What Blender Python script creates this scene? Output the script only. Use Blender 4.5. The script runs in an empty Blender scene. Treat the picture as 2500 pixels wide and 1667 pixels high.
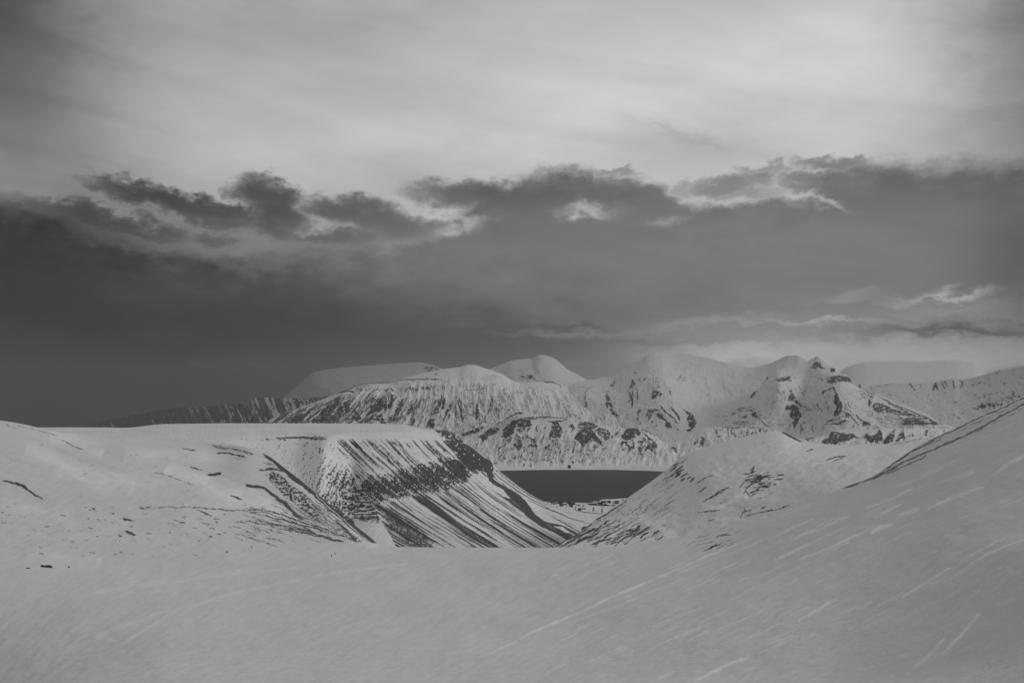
import bpy, bmesh, math, random
import numpy as np
from mathutils import Vector

scene = bpy.context.scene
COL = scene.collection
# ------------------------------------------------------------------ camera, world, sun, exposure
CAM_H = 520.0          # metres above the fjord
F = 2900.0             # focal length in units of the photograph's pixels (2500 wide)
CX, HY = 1250.0, 1000.0
cam_d = bpy.data.cameras.new("camera")
cam = bpy.data.objects.new("camera", cam_d); COL.objects.link(cam)
cam.location = (0, 0, CAM_H); cam.rotation_euler = (math.radians(90), 0, 0)
cam_d.sensor_width = 36.0; cam_d.lens = 36.0 * F / 2500.0
cam_d.shift_y = (HY - 833.5) / 2500.0
cam_d.clip_start = 0.5; cam_d.clip_end = 200000.0
scene.camera = cam
scene.view_settings.view_transform = 'Standard'
scene.view_settings.look = 'None'
scene.view_settings.exposure = 0.0
scene.view_settings.gamma = 1.0

SUN_ELEV, SUN_AZ = 25.0, 78.0     # azimuth clockwise from +Y
sun_d = bpy.data.lights.new("sun", 'SUN'); sun_d.energy = 0.95; sun_d.angle = math.radians(14)
sun_d.color = (1.0, 0.99, 0.98)
sun = bpy.data.objects.new("sun", sun_d); COL.objects.link(sun)
_a, _e = math.radians(SUN_AZ), math.radians(SUN_ELEV)
_d = Vector((math.sin(_a) * math.cos(_e), math.cos(_a) * math.cos(_e), math.sin(_e)))
sun.rotation_euler = _d.to_track_quat('Z', 'Y').to_euler()
sun.location = (0, -100, 900)

world = bpy.data.worlds.new("World"); scene.world = world; world.use_nodes = True
class NB:
    """small helper to write node graphs"""
    def __init__(s, tree): s.t = tree; s.n = tree.nodes; s.l = tree.links
    def new(s, kind, **kw):
        nd = s.n.new(kind)
        for k, v in kw.items(): setattr(nd, k, v)
        return nd
    def put(s, sock, v):
        if hasattr(v, 'is_output'): s.l.new(v, sock)
        elif v is not None: sock.default_value = v
    def m(s, op, a, b=None, c=None, clamp=False):
        nd = s.n.new('ShaderNodeMath'); nd.operation = op; nd.use_clamp = clamp
        s.put(nd.inputs[0], a)
        if b is not None: s.put(nd.inputs[1], b)
        if c is not None: s.put(nd.inputs[2], c)
        return nd.outputs[0]
    def comb(s, x, y, z=0.0):
        nd = s.n.new('ShaderNodeCombineXYZ')
        for i, v in enumerate((x, y, z)): s.put(nd.inputs[i], v)
        return nd.outputs[0]
    def noise(s, vec, scale, detail=4.0, rough=0.55, dist=0.0, dim='3D'):
        nd = s.n.new('ShaderNodeTexNoise'); nd.noise_dimensions = dim
        if vec is not None: s.l.new(vec, nd.inputs['Vector'])
        nd.inputs['Scale'].default_value = scale; nd.inputs['Detail'].default_value = detail
        nd.inputs['Roughness'].default_value = rough; nd.inputs['Distortion'].default_value = dist
        return nd.outputs['Fac']
    def smooth(s, v, a, b, o0=0.0, o1=1.0):
        nd = s.n.new('ShaderNodeMapRange'); nd.interpolation_type = 'SMOOTHSTEP'
        s.put(nd.inputs['Value'], v)
        nd.inputs['From Min'].default_value = a; nd.inputs['From Max'].default_value = b
        nd.inputs['To Min'].default_value = o0; nd.inputs['To Max'].default_value = o1
        return nd.outputs['Result']
    def mix(s, f, a, b):
        return s.m('ADD', a, s.m('MULTIPLY', f, s.m('SUBTRACT', b, a)))
    def curve(s, v, pts, lo, hi):
        """float curve: pts = (x, value) with values between lo and hi"""
        x0, x1 = pts[0][0], pts[-1][0]
        t = s.m('DIVIDE', s.m('SUBTRACT', v, x0), x1 - x0, clamp=True)
        nd = s.n.new('ShaderNodeFloatCurve'); s.l.new(t, nd.inputs['Value'])
        c = nd.mapping.curves[0]
        P = [((x - x0) / (x1 - x0), (y - lo) / (hi - lo)) for x, y in pts]
        c.points[0].location = P[0]; c.points[1].location = P[-1]
        for p in P[1:-1]: c.points.new(*p)
        for p in c.points: p.handle_type = 'AUTO_CLAMPED'
        nd.mapping.update()
        return s.m('ADD', s.m('MULTIPLY', nd.outputs[0], hi - lo), lo)

def build_sky():
    t = world.node_tree; t.nodes.clear(); b = NB(t)
    tc = b.new('ShaderNodeTexCoord'); sep = b.new('ShaderNodeSeparateXYZ')
    b.l.new(tc.outputs['Generated'], sep.inputs[0])
    x, y, z = sep.outputs
    az = b.m('ARCTAN2', x, y)
    el = b.m('ARCSINE', z)
    U = b.m('MULTIPLY', az, F)          # azimuth in 1/F rad, 0 straight ahead
    V = b.m('MULTIPLY', el, F)          # elevation in 1/F rad
    ux = lambda X: F * math.atan((X - CX) / F)
    def vy(X, Y):
        a = math.atan((X - CX) / F)
        return F * math.atan((HY - Y) / F * math.cos(a))
    # soft cloud texture, flattened towards the horizon
    p = b.comb(b.m('MULTIPLY', U, 0.001), b.m('MULTIPLY', V, 0.0024), 0.0)
    n1 = b.m('SUBTRACT', b.noise(p, 5.0, 7.0, 0.6), 0.5)
    p2 = b.comb(b.m('MULTIPLY', U, 0.001), b.m('MULTIPLY', V, 0.0018), 3.3)
    n2 = b.m('SUBTRACT', b.noise(p2, 12.0, 6.0, 0.62), 0.5)
    n3 = b.m('SUBTRACT', b.noise(p, 1.7, 4.0, 0.5), 0.5)
    # long streaky texture for the high cloud, tilted a little
    ps = b.comb(b.m('ADD', b.m('MULTIPLY', U, 0.00045), b.m('MULTIPLY', V, 0.0004)),
                b.m('ADD', b.m('MULTIPLY', V, 0.0028), b.m('MULTIPLY', U, 0.00045)), 7.0)
    ns = b.m('SUBTRACT', b.noise(ps, 4.0, 6.0, 0.55, 0.6), 0.5)
    Uw = b.m('ADD', U, b.m('MULTIPLY', n2, 150.0))
    p4 = b.comb(b.m('MULTIPLY', U, 0.001), b.m('MULTIPLY', V, 0.0015), 9.1)
    n4 = b.m('SUBTRACT', b.noise(p4, 34.0, 7.0, 0.68), 0.5)
    Vw = b.m('ADD', V, b.m('ADD', b.m('MULTIPLY', n1, 75.0), b.m('ADD', b.m('MULTIPLY', n2, 66.0), b.m('MULTIPLY', n4, 34.0))))
    def ell(X, Y, rx, ry, rot, u=Uw, v=Vw):
        """squared elliptical distance to a spot of the sky"""
        du = b.m('SUBTRACT', u, ux(X)); dv = b.m('SUBTRACT', v, vy(X, Y))
        c, s = math.cos(math.radians(rot)), math.sin(math.radians(rot))
        p_ = b.m('ADD', b.m('MULTIPLY', du, c / rx), b.m('MULTIPLY', dv, s / rx))
        q_ = b.m('ADD', b.m('MULTIPLY', du, -s / ry), b.m('MULTIPLY', dv, c / ry))
        return b.m('ADD', b.m('MULTIPLY', p_, p_), b.m('MULTIPLY', q_, q_))
    def gauss(*a, **k):
        return b.m('EXPONENT', b.m('MULTIPLY', ell(*a, **k), -1.0))
    # upper, bright cloud (values are display greys / 255)
    up = b.curve(U, [(ux(-900), 0.62), (ux(0), .635), (ux(500), .675), (ux(1000), .70), (ux(1400), .72), (ux(1900), .725), (ux(2300), .70), (ux(3400), .63)], 0.3, 0.9)
    up = b.m('ADD', up, b.m('MULTIPLY', ns, 0.11))
    up = b.m('ADD', up, b.m('MULTIPLY', n3, 0.16))
    up = b.m('ADD', up, b.m('MULTIPLY', n1, 0.07))
    up = b.m('ADD', up, b.smooth(V, 1100.0, 2300.0, 0.0, -0.045))
    for (X, Y, rx, ry, rot, amp) in [(2120, 80, 430, 150, -14, .055), (600, 330, 500, 160, 0, .03), (1500, 120, 500, 90, -4, .04), (520, 570, 340, 55, -5, -.20), (250, 565, 230, 45, -9, -.19), (60, 520, 120, 34, -14, -.12), (900, 600, 170, 26, 0, -.07), (180, 470, 260, 60, 0, -.03), (850, 600, 200, 40, 0, -.06), (1550, 250, 500, 120, 8, .07), (2250, 250, 260, 90, 10, .04),
                                     (-50, -30, 250, 330, 15, -.32), (2640, 20, 260, 340, 0, -.22), (700, 40, 500, 90, 5, -.05), (150, 330, 260, 170, 0, -.03),
                                     (1650, 330, 130, 16, -18, -.05), (1000, 330, 360, 60, 8, .03), (2500, 300, 160, 260, 0, -.05), (1750, 480, 160, 30, 5, -.01)]:
        up = b.m('ADD', up, b.m('MULTIPLY', gauss(X, Y, rx, ry, rot), amp))
    edge = b.curve(U, [(ux(X), vy(X, Y)) for X, Y in
                       [(-600, 430), (0, 512), (130, 545), (280, 590), (420, 618), (560, 636), (740, 622), (880, 610), (1000, 590), (1120, 530), (1200, 462), (1250, 446), (1330, 420), (1420, 428), (1520, 440),
                        (1600, 452), (1650, 482), (1700, 502), (1780, 504), (1850, 488), (1900, 478), (1950, 486), (1985, 470), (2040, 408), (2150, 404), (2260, 412), (2380, 398), (2500, 398), (3200, 360)]], 0.0, 900.0)
    edge0 = edge
    # lower, dark bank
    lo = b.curve(U, [(ux(-900), .22), (ux(0), .20), (ux(300), .218), (ux(700), .275), (ux(1000), .375), (ux(1400), .43), (ux(1900), .465), (ux(2300), .455), (ux(2500), .42), (ux(3400), .36)], 0.1, 0.7)
    lo = b.m('ADD', lo, b.m('MULTIPLY', ns, 0.07))
    lo = b.m('ADD', lo, b.m('ADD', b.m('MULTIPLY', n1, 0.07), b.m('MULTIPLY', n2, 0.035)))
    lo = b.m('ADD', lo, b.m('MULTIPLY', b.smooth(b.m('SUBTRACT', V, edge0), -150.0, 0.0), b.m('MULTIPLY', n2, 0.12)))
    for (X, Y, rx, ry, rot, amp) in [
            (600, 900, 750, 160, 0, -.055), (1250, 860, 330, 60, 0, -.07), (1080, 800, 420, 60, 0, -.05), (750, 650, 380, 60, 4, .06), (1200, 620, 330, 80, 0, .035),
            (2150, 880, 520, 66, 0, .13), (1730, 868, 230, 46, 0, .13), (1950, 850, 200, 60, 0, .04), (2450, 900, 300, 80, 0, .08), (2330, 806, 210, 12, 1, -.17), (1700, 790, 230, 14, 4, .08), (1330, 818, 150, 7, 2, .08),
            (1430, 800, 120, 7, 0, -.05), (1700, 832, 200, 8, 0, -.05), (2000, 787, 130, 7, -1, .13), (2290, 735, 95, 9, -2, .17), (2285, 722, 24, 9, 10, .12), (2380, 726, 45, 7, 12, .12),
            (2060, 728, 60, 11, 0, .07), (2330, 765, 150, 10, -3, .06), (2420, 750, 60, 12, 0, .06),
            (1350, 480, 220, 30, 0, -.04), (1000, 545, 60, 30, 0, -.03), (50, 620, 220, 120, 0, -.03), (2250, 470, 280, 40, 2, -.05), (2480, 620, 100, 160, 0, -.07), (1800, 530, 300, 30, 0, .0)]:
        lo = b.m('ADD', lo, b.m('MULTIPLY', gauss(X, Y, rx, ry, rot), amp))
    # softer on the left, where the bank frays
    soft = b.curve(U, [(ux(0), 26), (ux(400), 30), (ux(700), 40), (ux(1000), 34), (ux(1250), 21), (ux(1700), 17), (ux(2000), 24), (ux(2500), 28)], 0, 60)
    dn = b.m('DIVIDE', b.m('SUBTRACT', edge, Vw), soft)
    deck = b.smooth(dn, -1.1, 1.2)
    for (X, Y, rx, ry, rot, st) in [
            (1150, 474, 125, 34, -3, 1), (440, 500, 190, 26, -11, .9), (350, 478, 60, 20, -30, .8), (650, 478, 75, 36, -8, .9), (675, 530, 75, 44, -20, .9), (840, 520, 95, 34, -8, .9), (950, 545, 160, 38, -8, .92),
            (850, 582, 130, 16, 2, .7), (540, 580, 42, 18, 0, .55), (270, 535, 150, 22, -12, .7), (150, 500, 50, 10, 0, .5), (1770, 452, 78, 20, 6, .85), (1850, 434, 50, 17, 0, .8),
            (1880, 410, 60, 11, -6, .6), (1985, 452, 70, 26, -22, .95), (2040, 400, 80, 18, -5, .9), (1680, 462, 30, 16, 0, .45), (1830, 468, 100, 14, 3, .6), (1510, 424, 60, 8, 0, .6)]:
        e = b.smooth(b.m('ADD', ell(X, Y, rx, ry, rot), b.m('MULTIPLY', n4, 1.0)), 2.2, 0.0, 0.0, st)
        deck = b.m('MAXIMUM', deck, e)
    for (X, Y, rx, ry, rot, st) in [
            (1115, 541, 50, 13, -28, .7), (1430, 512, 62, 13, -5, .85), (1415, 497, 14, 15, 0, .6), (1615, 541, 42, 9, 8, .42), (770, 560, 60, 9, -4, .35), (640, 606, 90, 14, 2, .5),
            (2010, 494, 44, 10, -18, .8), (1945, 475, 60, 10, -14, .6), (800, 607, 70, 9, 0, .45), (1140, 552, 60, 9, 8, .5), (790, 545, 30, 12, 0, .5)]:
        g = b.m('MULTIPLY', gauss(X, Y, rx, ry, rot), st)
        deck = b.m('MULTIPLY', deck, b.m('SUBTRACT', 1.0, g))
    val = b.mix(deck, up, lo)
    # bright rim just above the dark edge
    rim = b.m('MULTIPLY', b.m('EXPONENT', b.m('MULTIPLY', b.m('MULTIPLY', b.m('ADD', dn, 1.6), b.m('ADD', dn, 1.6)), -0.5)), 0.015)
    val = b.m('ADD', val, rim)
    lin = b.m('POWER', b.m('MAXIMUM', val, 0.02), 2.25)
    # clear-sky light behind the cloud, drained of colour by it
    sky = b.new('ShaderNodeTexSky'); sky.sky_type = 'NISHITA'; sky.sun_disc = False
    sky.sun_elevation = math.radians(SUN_ELEV); sky.sun_rotation = math.radians(SUN_AZ)
    bw = b.new('ShaderNodeRGBToBW'); b.l.new(sky.outputs[0], bw.inputs[0])
    nis = b.m('MULTIPLY', bw.outputs[0], 0.1)
    # keep the clear sky's share small: the cloud covers nearly all of it
    tot = b.m('ADD', b.m('MULTIPLY', lin, 0.97), b.m('MULTIPLY', nis, 0.03))
    rgb = b.new('ShaderNodeCombineColor')
    for i in range(3): b.l.new(tot, rgb.inputs[i])
    bg = b.new('ShaderNodeBackground'); b.l.new(rgb.outputs[0], bg.inputs['Color']); bg.inputs['Strength'].default_value = 1.0
    out = b.new('ShaderNodeOutputWorld'); b.l.new(bg.outputs[0], out.inputs['Surface'])
    world.cycles.sampling_method = 'MANUAL'; world.cycles.sample_map_resolution = 1024
build_sky()

# ------------------------------------------------------------------ numpy noise and drawing helpers
def _hash(ix, iy, seed):
    h = (ix.astype(np.int64) * 374761393 + iy.astype(np.int64) * 668265263 + seed * 2147483647) & 0xffffffff
    h = ((h ^ (h >> 13)) * 1274126177) & 0xffffffff
    h = h ^ (h >> 16)
    return (h & 0xffffff).astype(np.float64) / float(0xffffff)
def vnoise(x, y, seed=0):
    ix = np.floor(x); iy = np.floor(y); fx = x - ix; fy = y - iy
    ux_ = fx * fx * fx * (fx * (fx * 6 - 15) + 10); uy_ = fy * fy * fy * (fy * (fy * 6 - 15) + 10)
    def g(dx, dy):
        a = _hash(ix + dx, iy + dy, seed) * 2 * math.pi
        return np.cos(a) * (fx - dx) + np.sin(a) * (fy - dy)
    a = g(0, 0) * (1 - ux_) + g(1, 0) * ux_
    c = g(0, 1) * (1 - ux_) + g(1, 1) * ux_
    return (a * (1 - uy_) + c * uy_) * 1.4          # about -1..1
def fbm(x, y, octv=4, seed=0, rough=0.5):
    r = 0; amp = 1.0; tot = 0
    for i in range(octv):
        r = r + amp * vnoise(x * 2 ** i + 17.3 * i, y * 2 ** i - 9.1 * i, seed + i * 31); tot += amp; amp *= rough
    return r / tot
def veins(x, y, octv, seed, width=.12, rough=.55):
    """thin branching lines where the noise crosses zero"""
    return 1 - np.clip(np.abs(fbm(x, y, octv, seed, rough)) / width, 0, 1)
def spurs(x, y, octv, seed):
    """sharp ridges with rounded gullies between them"""
    r = 0; a = 1.0
    for i in range(octv):
        r = r + a * (1 - 2.2 * np.abs(vnoise(x * 2 ** i + 3.1 * i, y * 2 ** i, seed + 7 * i))); a *= .5
    return r * .5
def sstep(v, a, b_):
    t = np.clip((v - a) / (b_ - a), 0, 1); return t * t * (3 - 2 * t)
def interp(X, pts): 
    p = np.array(pts, float); return np.interp(X, p[:, 0], p[:, 1])
def pchip(xk, yk, xq):
    """monotone cubic; yk is (n, m), result (len(xq), m)"""
    xk = np.asarray(xk, float); yk = np.asarray(yk, float)
    if yk.ndim == 1: yk = yk[:, None]
    h = np.diff(xk)[:, None]; d = np.diff(yk, axis=0) / h
    s = np.zeros_like(yk)
    if len(xk) > 2:
        w1 = 2 * h[1:] + h[:-1]; w2 = h[1:] + 2 * h[:-1]
        with np.errstate(divide='ignore', invalid='ignore'):
            hm = (w1 + w2) / (w1 / d[:-1] + w2 / d[1:])
        s[1:-1] = np.where(d[:-1] * d[1:] > 0, hm, 0)
    s[0] = d[0]; s[-1] = d[-1]
    i = np.clip(np.searchsorted(xk, xq) - 1, 0, len(xk) - 2)
    t = ((xq - xk[i]) / (xk[i + 1] - xk[i]))[:, None]; hh = h[i]
    return ((2 * t**3 - 3 * t**2 + 1) * yk[i] + (t**3 - 2 * t**2 + t) * hh * s[i]
            + (-2 * t**3 + 3 * t**2) * yk[i + 1] + (t**3 - t**2) * hh * s[i + 1])
def line_d(X, Y, pts):
    """distance to a polyline and the position 0..1 along it"""
    best = np.full(X.shape, 1e9); along = np.zeros(X.shape)
    P = np.array(pts, float); L = np.hypot(*(P[1:] - P[:-1]).T); tot = L.sum(); acc = 0
    for (a, b_), l in zip(zip(P[:-1], P[1:]), L):
        d = b_ - a; t = np.clip(((X - a[0]) * d[0] + (Y - a[1]) * d[1]) / (l * l + 1e-9), 0, 1)
        q = np.hypot(X - a[0] - t * d[0], Y - a[1] - t * d[1])
        m = q < best; best = np.where(m, q, best); along = np.where(m, (acc + t * l) / tot, along); acc += l
    return best, along
def stroke(dst, X, Y, pts, w, val=1.0, soft=1.2, taper=True):
    """darken (or lighten) along a line; only its neighbourhood is computed"""
    P = np.array(pts, float); pad = w * 2 + soft * 3 + 4
    xs_ = X[0]; lo_ = P[:, 0].min() - pad - 16; hi_ = P[:, 0].max() + pad + 16
    c0, c1 = np.searchsorted(COLX[0], lo_), np.searchsorted(COLX[0], hi_)
    if c1 <= c0: return
    Xs, Ys = X[:, c0:c1], Y[:, c0:c1]
    sel = (Xs > P[:, 0].min() - pad) & (Xs < P[:, 0].max() + pad) & (Ys > P[:, 1].min() - pad) & (Ys < P[:, 1].max() + pad)
    if not sel.any(): return
    d, al = line_d(Xs[sel], Ys[sel], pts)
    ww = w * (np.clip(4 * al * (1 - al), 0, 1) ** 0.5 if taper else 1.0)
    m = 1 - sstep(d, np.maximum(ww * 0.5 - soft * .8, 0), ww * 0.5 + soft * 1.3)
    m = m * (1 if not taper else sstep(ww, 0, w * 0.4))
    sub = dst[:, c0:c1]; sub[sel] = np.maximum(sub[sel], m * val)
COLX = [None]
def warp(X, Y, a, seed, s=1.0):
    """ragged natural outlines: a coarse and a fine wobble"""
    return (X + a * fbm(X / (28 * s), Y / (20 * s), 3, seed) + .42 * a * fbm(X / (6 * s), Y / (5 * s), 3, seed + 1, .6),
            Y + .7 * a * fbm(X / (26 * s), Y / (17 * s), 3, seed + 2) + .34 * a * fbm(X / (6 * s), Y / (4.4 * s), 3, seed + 3, .6))
def poly(X, Y, pts, soft=2.0):
    """soft inside mask of a polygon"""
    inside = np.zeros(X.shape, bool); n = len(pts)
    for i in range(n):
        x0, y0 = pts[i]; x1, y1 = pts[(i + 1) % n]
        c = ((y0 > Y) != (y1 > Y))
        if y0 != y1: inside ^= c & (X < (x1 - x0) * (Y - y0) / (y1 - y0) + x0)
    d, _ = line_d(X, Y, list(pts) + [pts[0]])
    return sstep(np.where(inside, d, -d), -soft * 1.4, soft * .6)
def blob(X, Y, x, y, rx, ry, rot=0):
    c, s = math.cos(math.radians(rot)), math.sin(math.radians(rot))
    p = ((X - x) * c - (Y - y) * s) / rx; q = ((X - x) * s + (Y - y) * c) / ry
    return np.exp(-(p * p + q * q))

# ------------------------------------------------------------------ materials
def principled(name):
    m = bpy.data.materials.new(name); m.use_nodes = True; t = m.node_tree
    return m, NB(t), t.nodes['Principled BSDF']
def grey(b, v):
    c = b.new('ShaderNodeCombineColor')
    for i in range(3): b.put(c.inputs[i], v)
    return c.outputs[0]
def ground_material(name, size, snow=0.78, rock=0.055, bump=0.5, grain=0.5):
    """snow over bare rock: 'rock' says where the ground is bare, 'tone' how light the snow is (age, wind, painted light or shade).
    size is the scale of the finest breakup in metres"""
    m, b, bs = principled(name)
    tc = b.new('ShaderNodeTexCoord'); pos = tc.outputs['Object']
    ar = b.new('ShaderNodeAttribute', attribute_name='rock').outputs['Fac']
    at = b.new('ShaderNodeAttribute', attribute_name='tone').outputs['Fac']
    n1 = b.noise(pos, 1.0 / size, 4.0, 0.65)
    n2 = b.noise(pos, 0.22 / size, 3.0, 0.55)
    f = b.m('ADD', ar, b.m('MULTIPLY', b.m('SUBTRACT', n1, 0.5), grain))
    edge = b.smooth(f, 0.08, 0.92)
    # nothing but snow where the attribute is zero
    edge = b.m('MULTIPLY', edge, b.smooth(ar, 0.02, 0.2))
    sn = b.m('MULTIPLY', b.m('ADD', snow, b.m('ADD', b.m('MULTIPLY', b.m('SUBTRACT', n2, 0.5), 0.10), b.m('MULTIPLY', b.m('SUBTRACT', n1, 0.5), 0.20))), at)
    rk = b.m('MULTIPLY', b.m('ADD', 0.55, n1), rock)
    n0 = b.noise(pos, 7.0 / size, 2.0, 0.7)
    sn = b.m('MULTIPLY', sn, b.m('ADD', 0.83, b.m('MULTIPLY', n0, 0.34)))
    col = b.mix(edge, sn, rk)
    b.l.new(grey(b, b.m('MINIMUM', b.m('MAXIMUM', col, 0.01), 0.92)), bs.inputs['Base Color'])
    bs.inputs['Roughness'].default_value = 0.75
    bs.inputs['Specular IOR Level'].default_value = 0.12
    bp = b.new('ShaderNodeBump'); bp.inputs['Strength'].default_value = bump; bp.inputs['Distance'].default_value = size * 0.35
    b.l.new(b.m('ADD', n1, b.m('MULTIPLY', n2, 1.5)), bp.inputs['Height']); b.l.new(bp.outputs[0], bs.inputs['Normal'])
    return m
def plain_material(name, v, rough=0.8, var=0.25, scale=0.6):
    m, b, bs = principled(name)
    tc = b.new('ShaderNodeTexCoord'); n = b.noise(tc.outputs['Object'], scale, 4.0, 0.6)
    b.l.new(grey(b, b.m('MULTIPLY', v, b.m('ADD', 1.0 - var / 2, b.m('MULTIPLY', n, var)))), bs.inputs['Base Color'])
    bs.inputs['Roughness'].default_value = rough
    return m

# ------------------------------------------------------------------ terrain sheets
SHEETS = {}
def tag(o, label=None, cat=None, group=None, kind=None):
    if label: o['label'] = label
    if cat: o['category'] = cat
    if group: o['group'] = group
    if kind: o['kind'] = kind
def D_at(z, Y):        # distance at which height z is seen on line Y
    return (CAM_H - z) * F / (Y - HY)
def sheet(name, rows, X0, X1, step, segs, mat, paint, back=((0.06, 0.02), (0.25, 0.12)), disp=None, label=None):
    """terrain between lines of sight: rows = lists of (X, Y, D), near to far, the last one the crest.
    segs = vertices between rows; back = ((extra distance, drop) as shares of D) for the far side"""
    xs = np.arange(X0, X1 + step, step)
    Ys = []; Ds = []
    for r in rows:
        a = np.array(r, float)
        Ys.append(pchip(a[:, 0], a[:, 1], xs)[:, 0]); Ds.append(pchip(a[:, 0], a[:, 2], xs)[:, 0])
    Yr = np.array(Ys); Dr = np.array(Ds)
    for i in range(1, len(Yr)): Yr[i] = np.minimum(Yr[i], Yr[i - 1] - 0.5)   # crest wins
    Yr[-1] = Ys[-1]
    for i in range(len(Yr) - 2, -1, -1): Yr[i] = np.maximum(Yr[i], Yr[i + 1] + 0.5)
    vq = np.concatenate([np.arange(n) / n + i for i, n in enumerate(segs)] + [[len(rows) - 1.0]])
    k = np.arange(len(rows), dtype=float)
    Y = pchip(k, Yr, vq); D = pchip(k, Dr, vq)
    X = np.broadcast_to(xs, Y.shape).copy()
    Z = CAM_H - (Y - HY) / F * D
    COLX[0] = xs
    res = paint(X, Y, D); rock, tone, dz = res[:3]
    if len(res) > 3:       # break the bare patches up with a fine grain that follows the slope
        rock = sstep(rock + res[4] * res[3], .12, .80) * sstep(rock, .02, .16) * np.minimum(1, .4 + .7 * rock)
    edgefade = (np.clip((vq[-1] - vq) / 0.7, 0.0, 1) ** 1.3 * .95 + .05)[:, None]
    Z = Z + (dz + rock * D / F * (.7 if name in ('ground', 'hill') else .9 if name != 'valley_floor' else .2)) * edgefade
    wx = (X - CX) / F * D; wy = D.copy()
    # far side
    for (e, dr) in back:
        wx = np.vstack([wx, wx[len(vq) - 1] * (1 + e)]); wy = np.vstack([wy, D[-1] * (1 + e)]); Z = np.vstack([Z, Z[len(vq) - 1] - D[-1] * dr])
        rock = np.vstack([rock, rock[len(vq) - 1] * 0.3]); tone = np.vstack([tone, tone[len(vq) - 1]])
    nv, nx = wx.shape
    co = np.stack([wx, wy, Z], -1).reshape(-1, 3)
    idx = np.arange(nv * nx).reshape(nv, nx)
    q = np.stack([idx[:-1, :-1], idx[:-1, 1:], idx[1:, 1:], idx[1:, :-1]], -1).reshape(-1, 4)
    me = bpy.data.meshes.new(name)
    me.vertices.add(len(co)); me.vertices.foreach_set('co', co.ravel())
    me.loops.add(q.size); me.loops.foreach_set('vertex_index', q.ravel().astype(np.int32))
    me.polygons.add(len(q)); me.polygons.foreach_set('loop_start', (np.arange(len(q)) * 4).astype(np.int32))
    me.polygons.foreach_set('use_smooth', np.ones(len(q), bool))
    me.update(); me.validate()
    for nm, arr in (('rock', rock), ('tone', tone)):
        a = me.attributes.new(nm, 'FLOAT', 'POINT'); a.data.foreach_set('value', arr.ravel().astype(np.float32))
    me.materials.append(mat)
    o = bpy.data.objects.new(name, me); COL.objects.link(o); tag(o, kind='structure')
    SHEETS.setdefault(name, (X, Y, wx[:len(vq)], wy[:len(vq)], Z[:len(vq)]))
    return o
def ground_at(name, X, Y):
    a = SHEETS[name]; i = np.argmin((a[0] - X) ** 2 + ((a[1] - Y) * 2) ** 2)
    return Vector((a[2].ravel()[i], a[3].ravel()[i], a[4].ravel()[i]))


# bare rock of the far mountains, mapped patch by patch: (map, scale, x0, y0) and polygons 'p value' or ribs 's width value'
def patches(k, X, Y, wx, wy, n, text, sc, x0, y0, gain=1.0):
    ax, ay = wx * .75 + X * .25 + 2.2 * n, wy * .75 + Y * .25
    for ln in text.strip().splitlines():
        h, c = ln.split(':'); h = h.split(); c = [float(v) for v in c.replace(',', ' ').split()]
        P = [(x0 + c[i] / sc, y0 + c[i + 1] / sc) for i in range(0, len(c), 2)]
        if h[0] == 's':
            stroke(k, ax, ay, P, float(h[1]), float(h[2]) * gain, .9)
        else:
            a = np.array(P); c0, c1 = np.searchsorted(COLX[0], a[:, 0].min() - 14), np.searchsorted(COLX[0], a[:, 0].max() + 14)
            if c1 <= c0: continue
            m = poly(ax[:, c0:c1], ay[:, c0:c1], P, 2.4) * np.clip(.92 + 1.1 * n[:, c0:c1], .3, 1) * float(h[1]) * gain
            k[:, c0:c1] = np.maximum(k[:, c0:c1], m)
BLUFF_A = """
p .95: 80,1140 110,1110 250,1100 330,1140 340,1170 90,1170
p .85: 80,1190 330,1180 400,1170 400,1200 300,1220 90,1215
p .95: 30,1320 100,1240 280,1220 350,1330 480,1500 440,1490 300,1410 200,1450 160,1520 100,1480 20,1380
p .75: 320,1230 440,1210 560,1240 585,1330 580,1400 520,1420 420,1330
p .75: 600,1400 610,1330 650,1280 730,1260 700,1310 640,1370
p .95: 780,1370 800,1290 830,1230 920,1200 1030,1220 1080,1260 1060,1320 980,1300 960,1370 900,1420 840,1410
s 4 .85: 1080,1230 1180,1250 1260,1290 1340,1330 1420,1385
s 4 .85: 1090,1260 1160,1330 1230,1390 1270,1460 1330,1500
s 4 .9: 1100,1360 1140,1400 1180,1440
s 3 .8: 1020,1400 1080,1440 1200,1470
p .9: 750,1460 800,1430 840,1440 830,1480 800,1500 770,1490
p .9: 1180,1500 1260,1480 1330,1510 1350,1560 1180,1560
p .95: 1560,1550 1600,1530 1650,1560 1640,1600 1580,1600
"""
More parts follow.
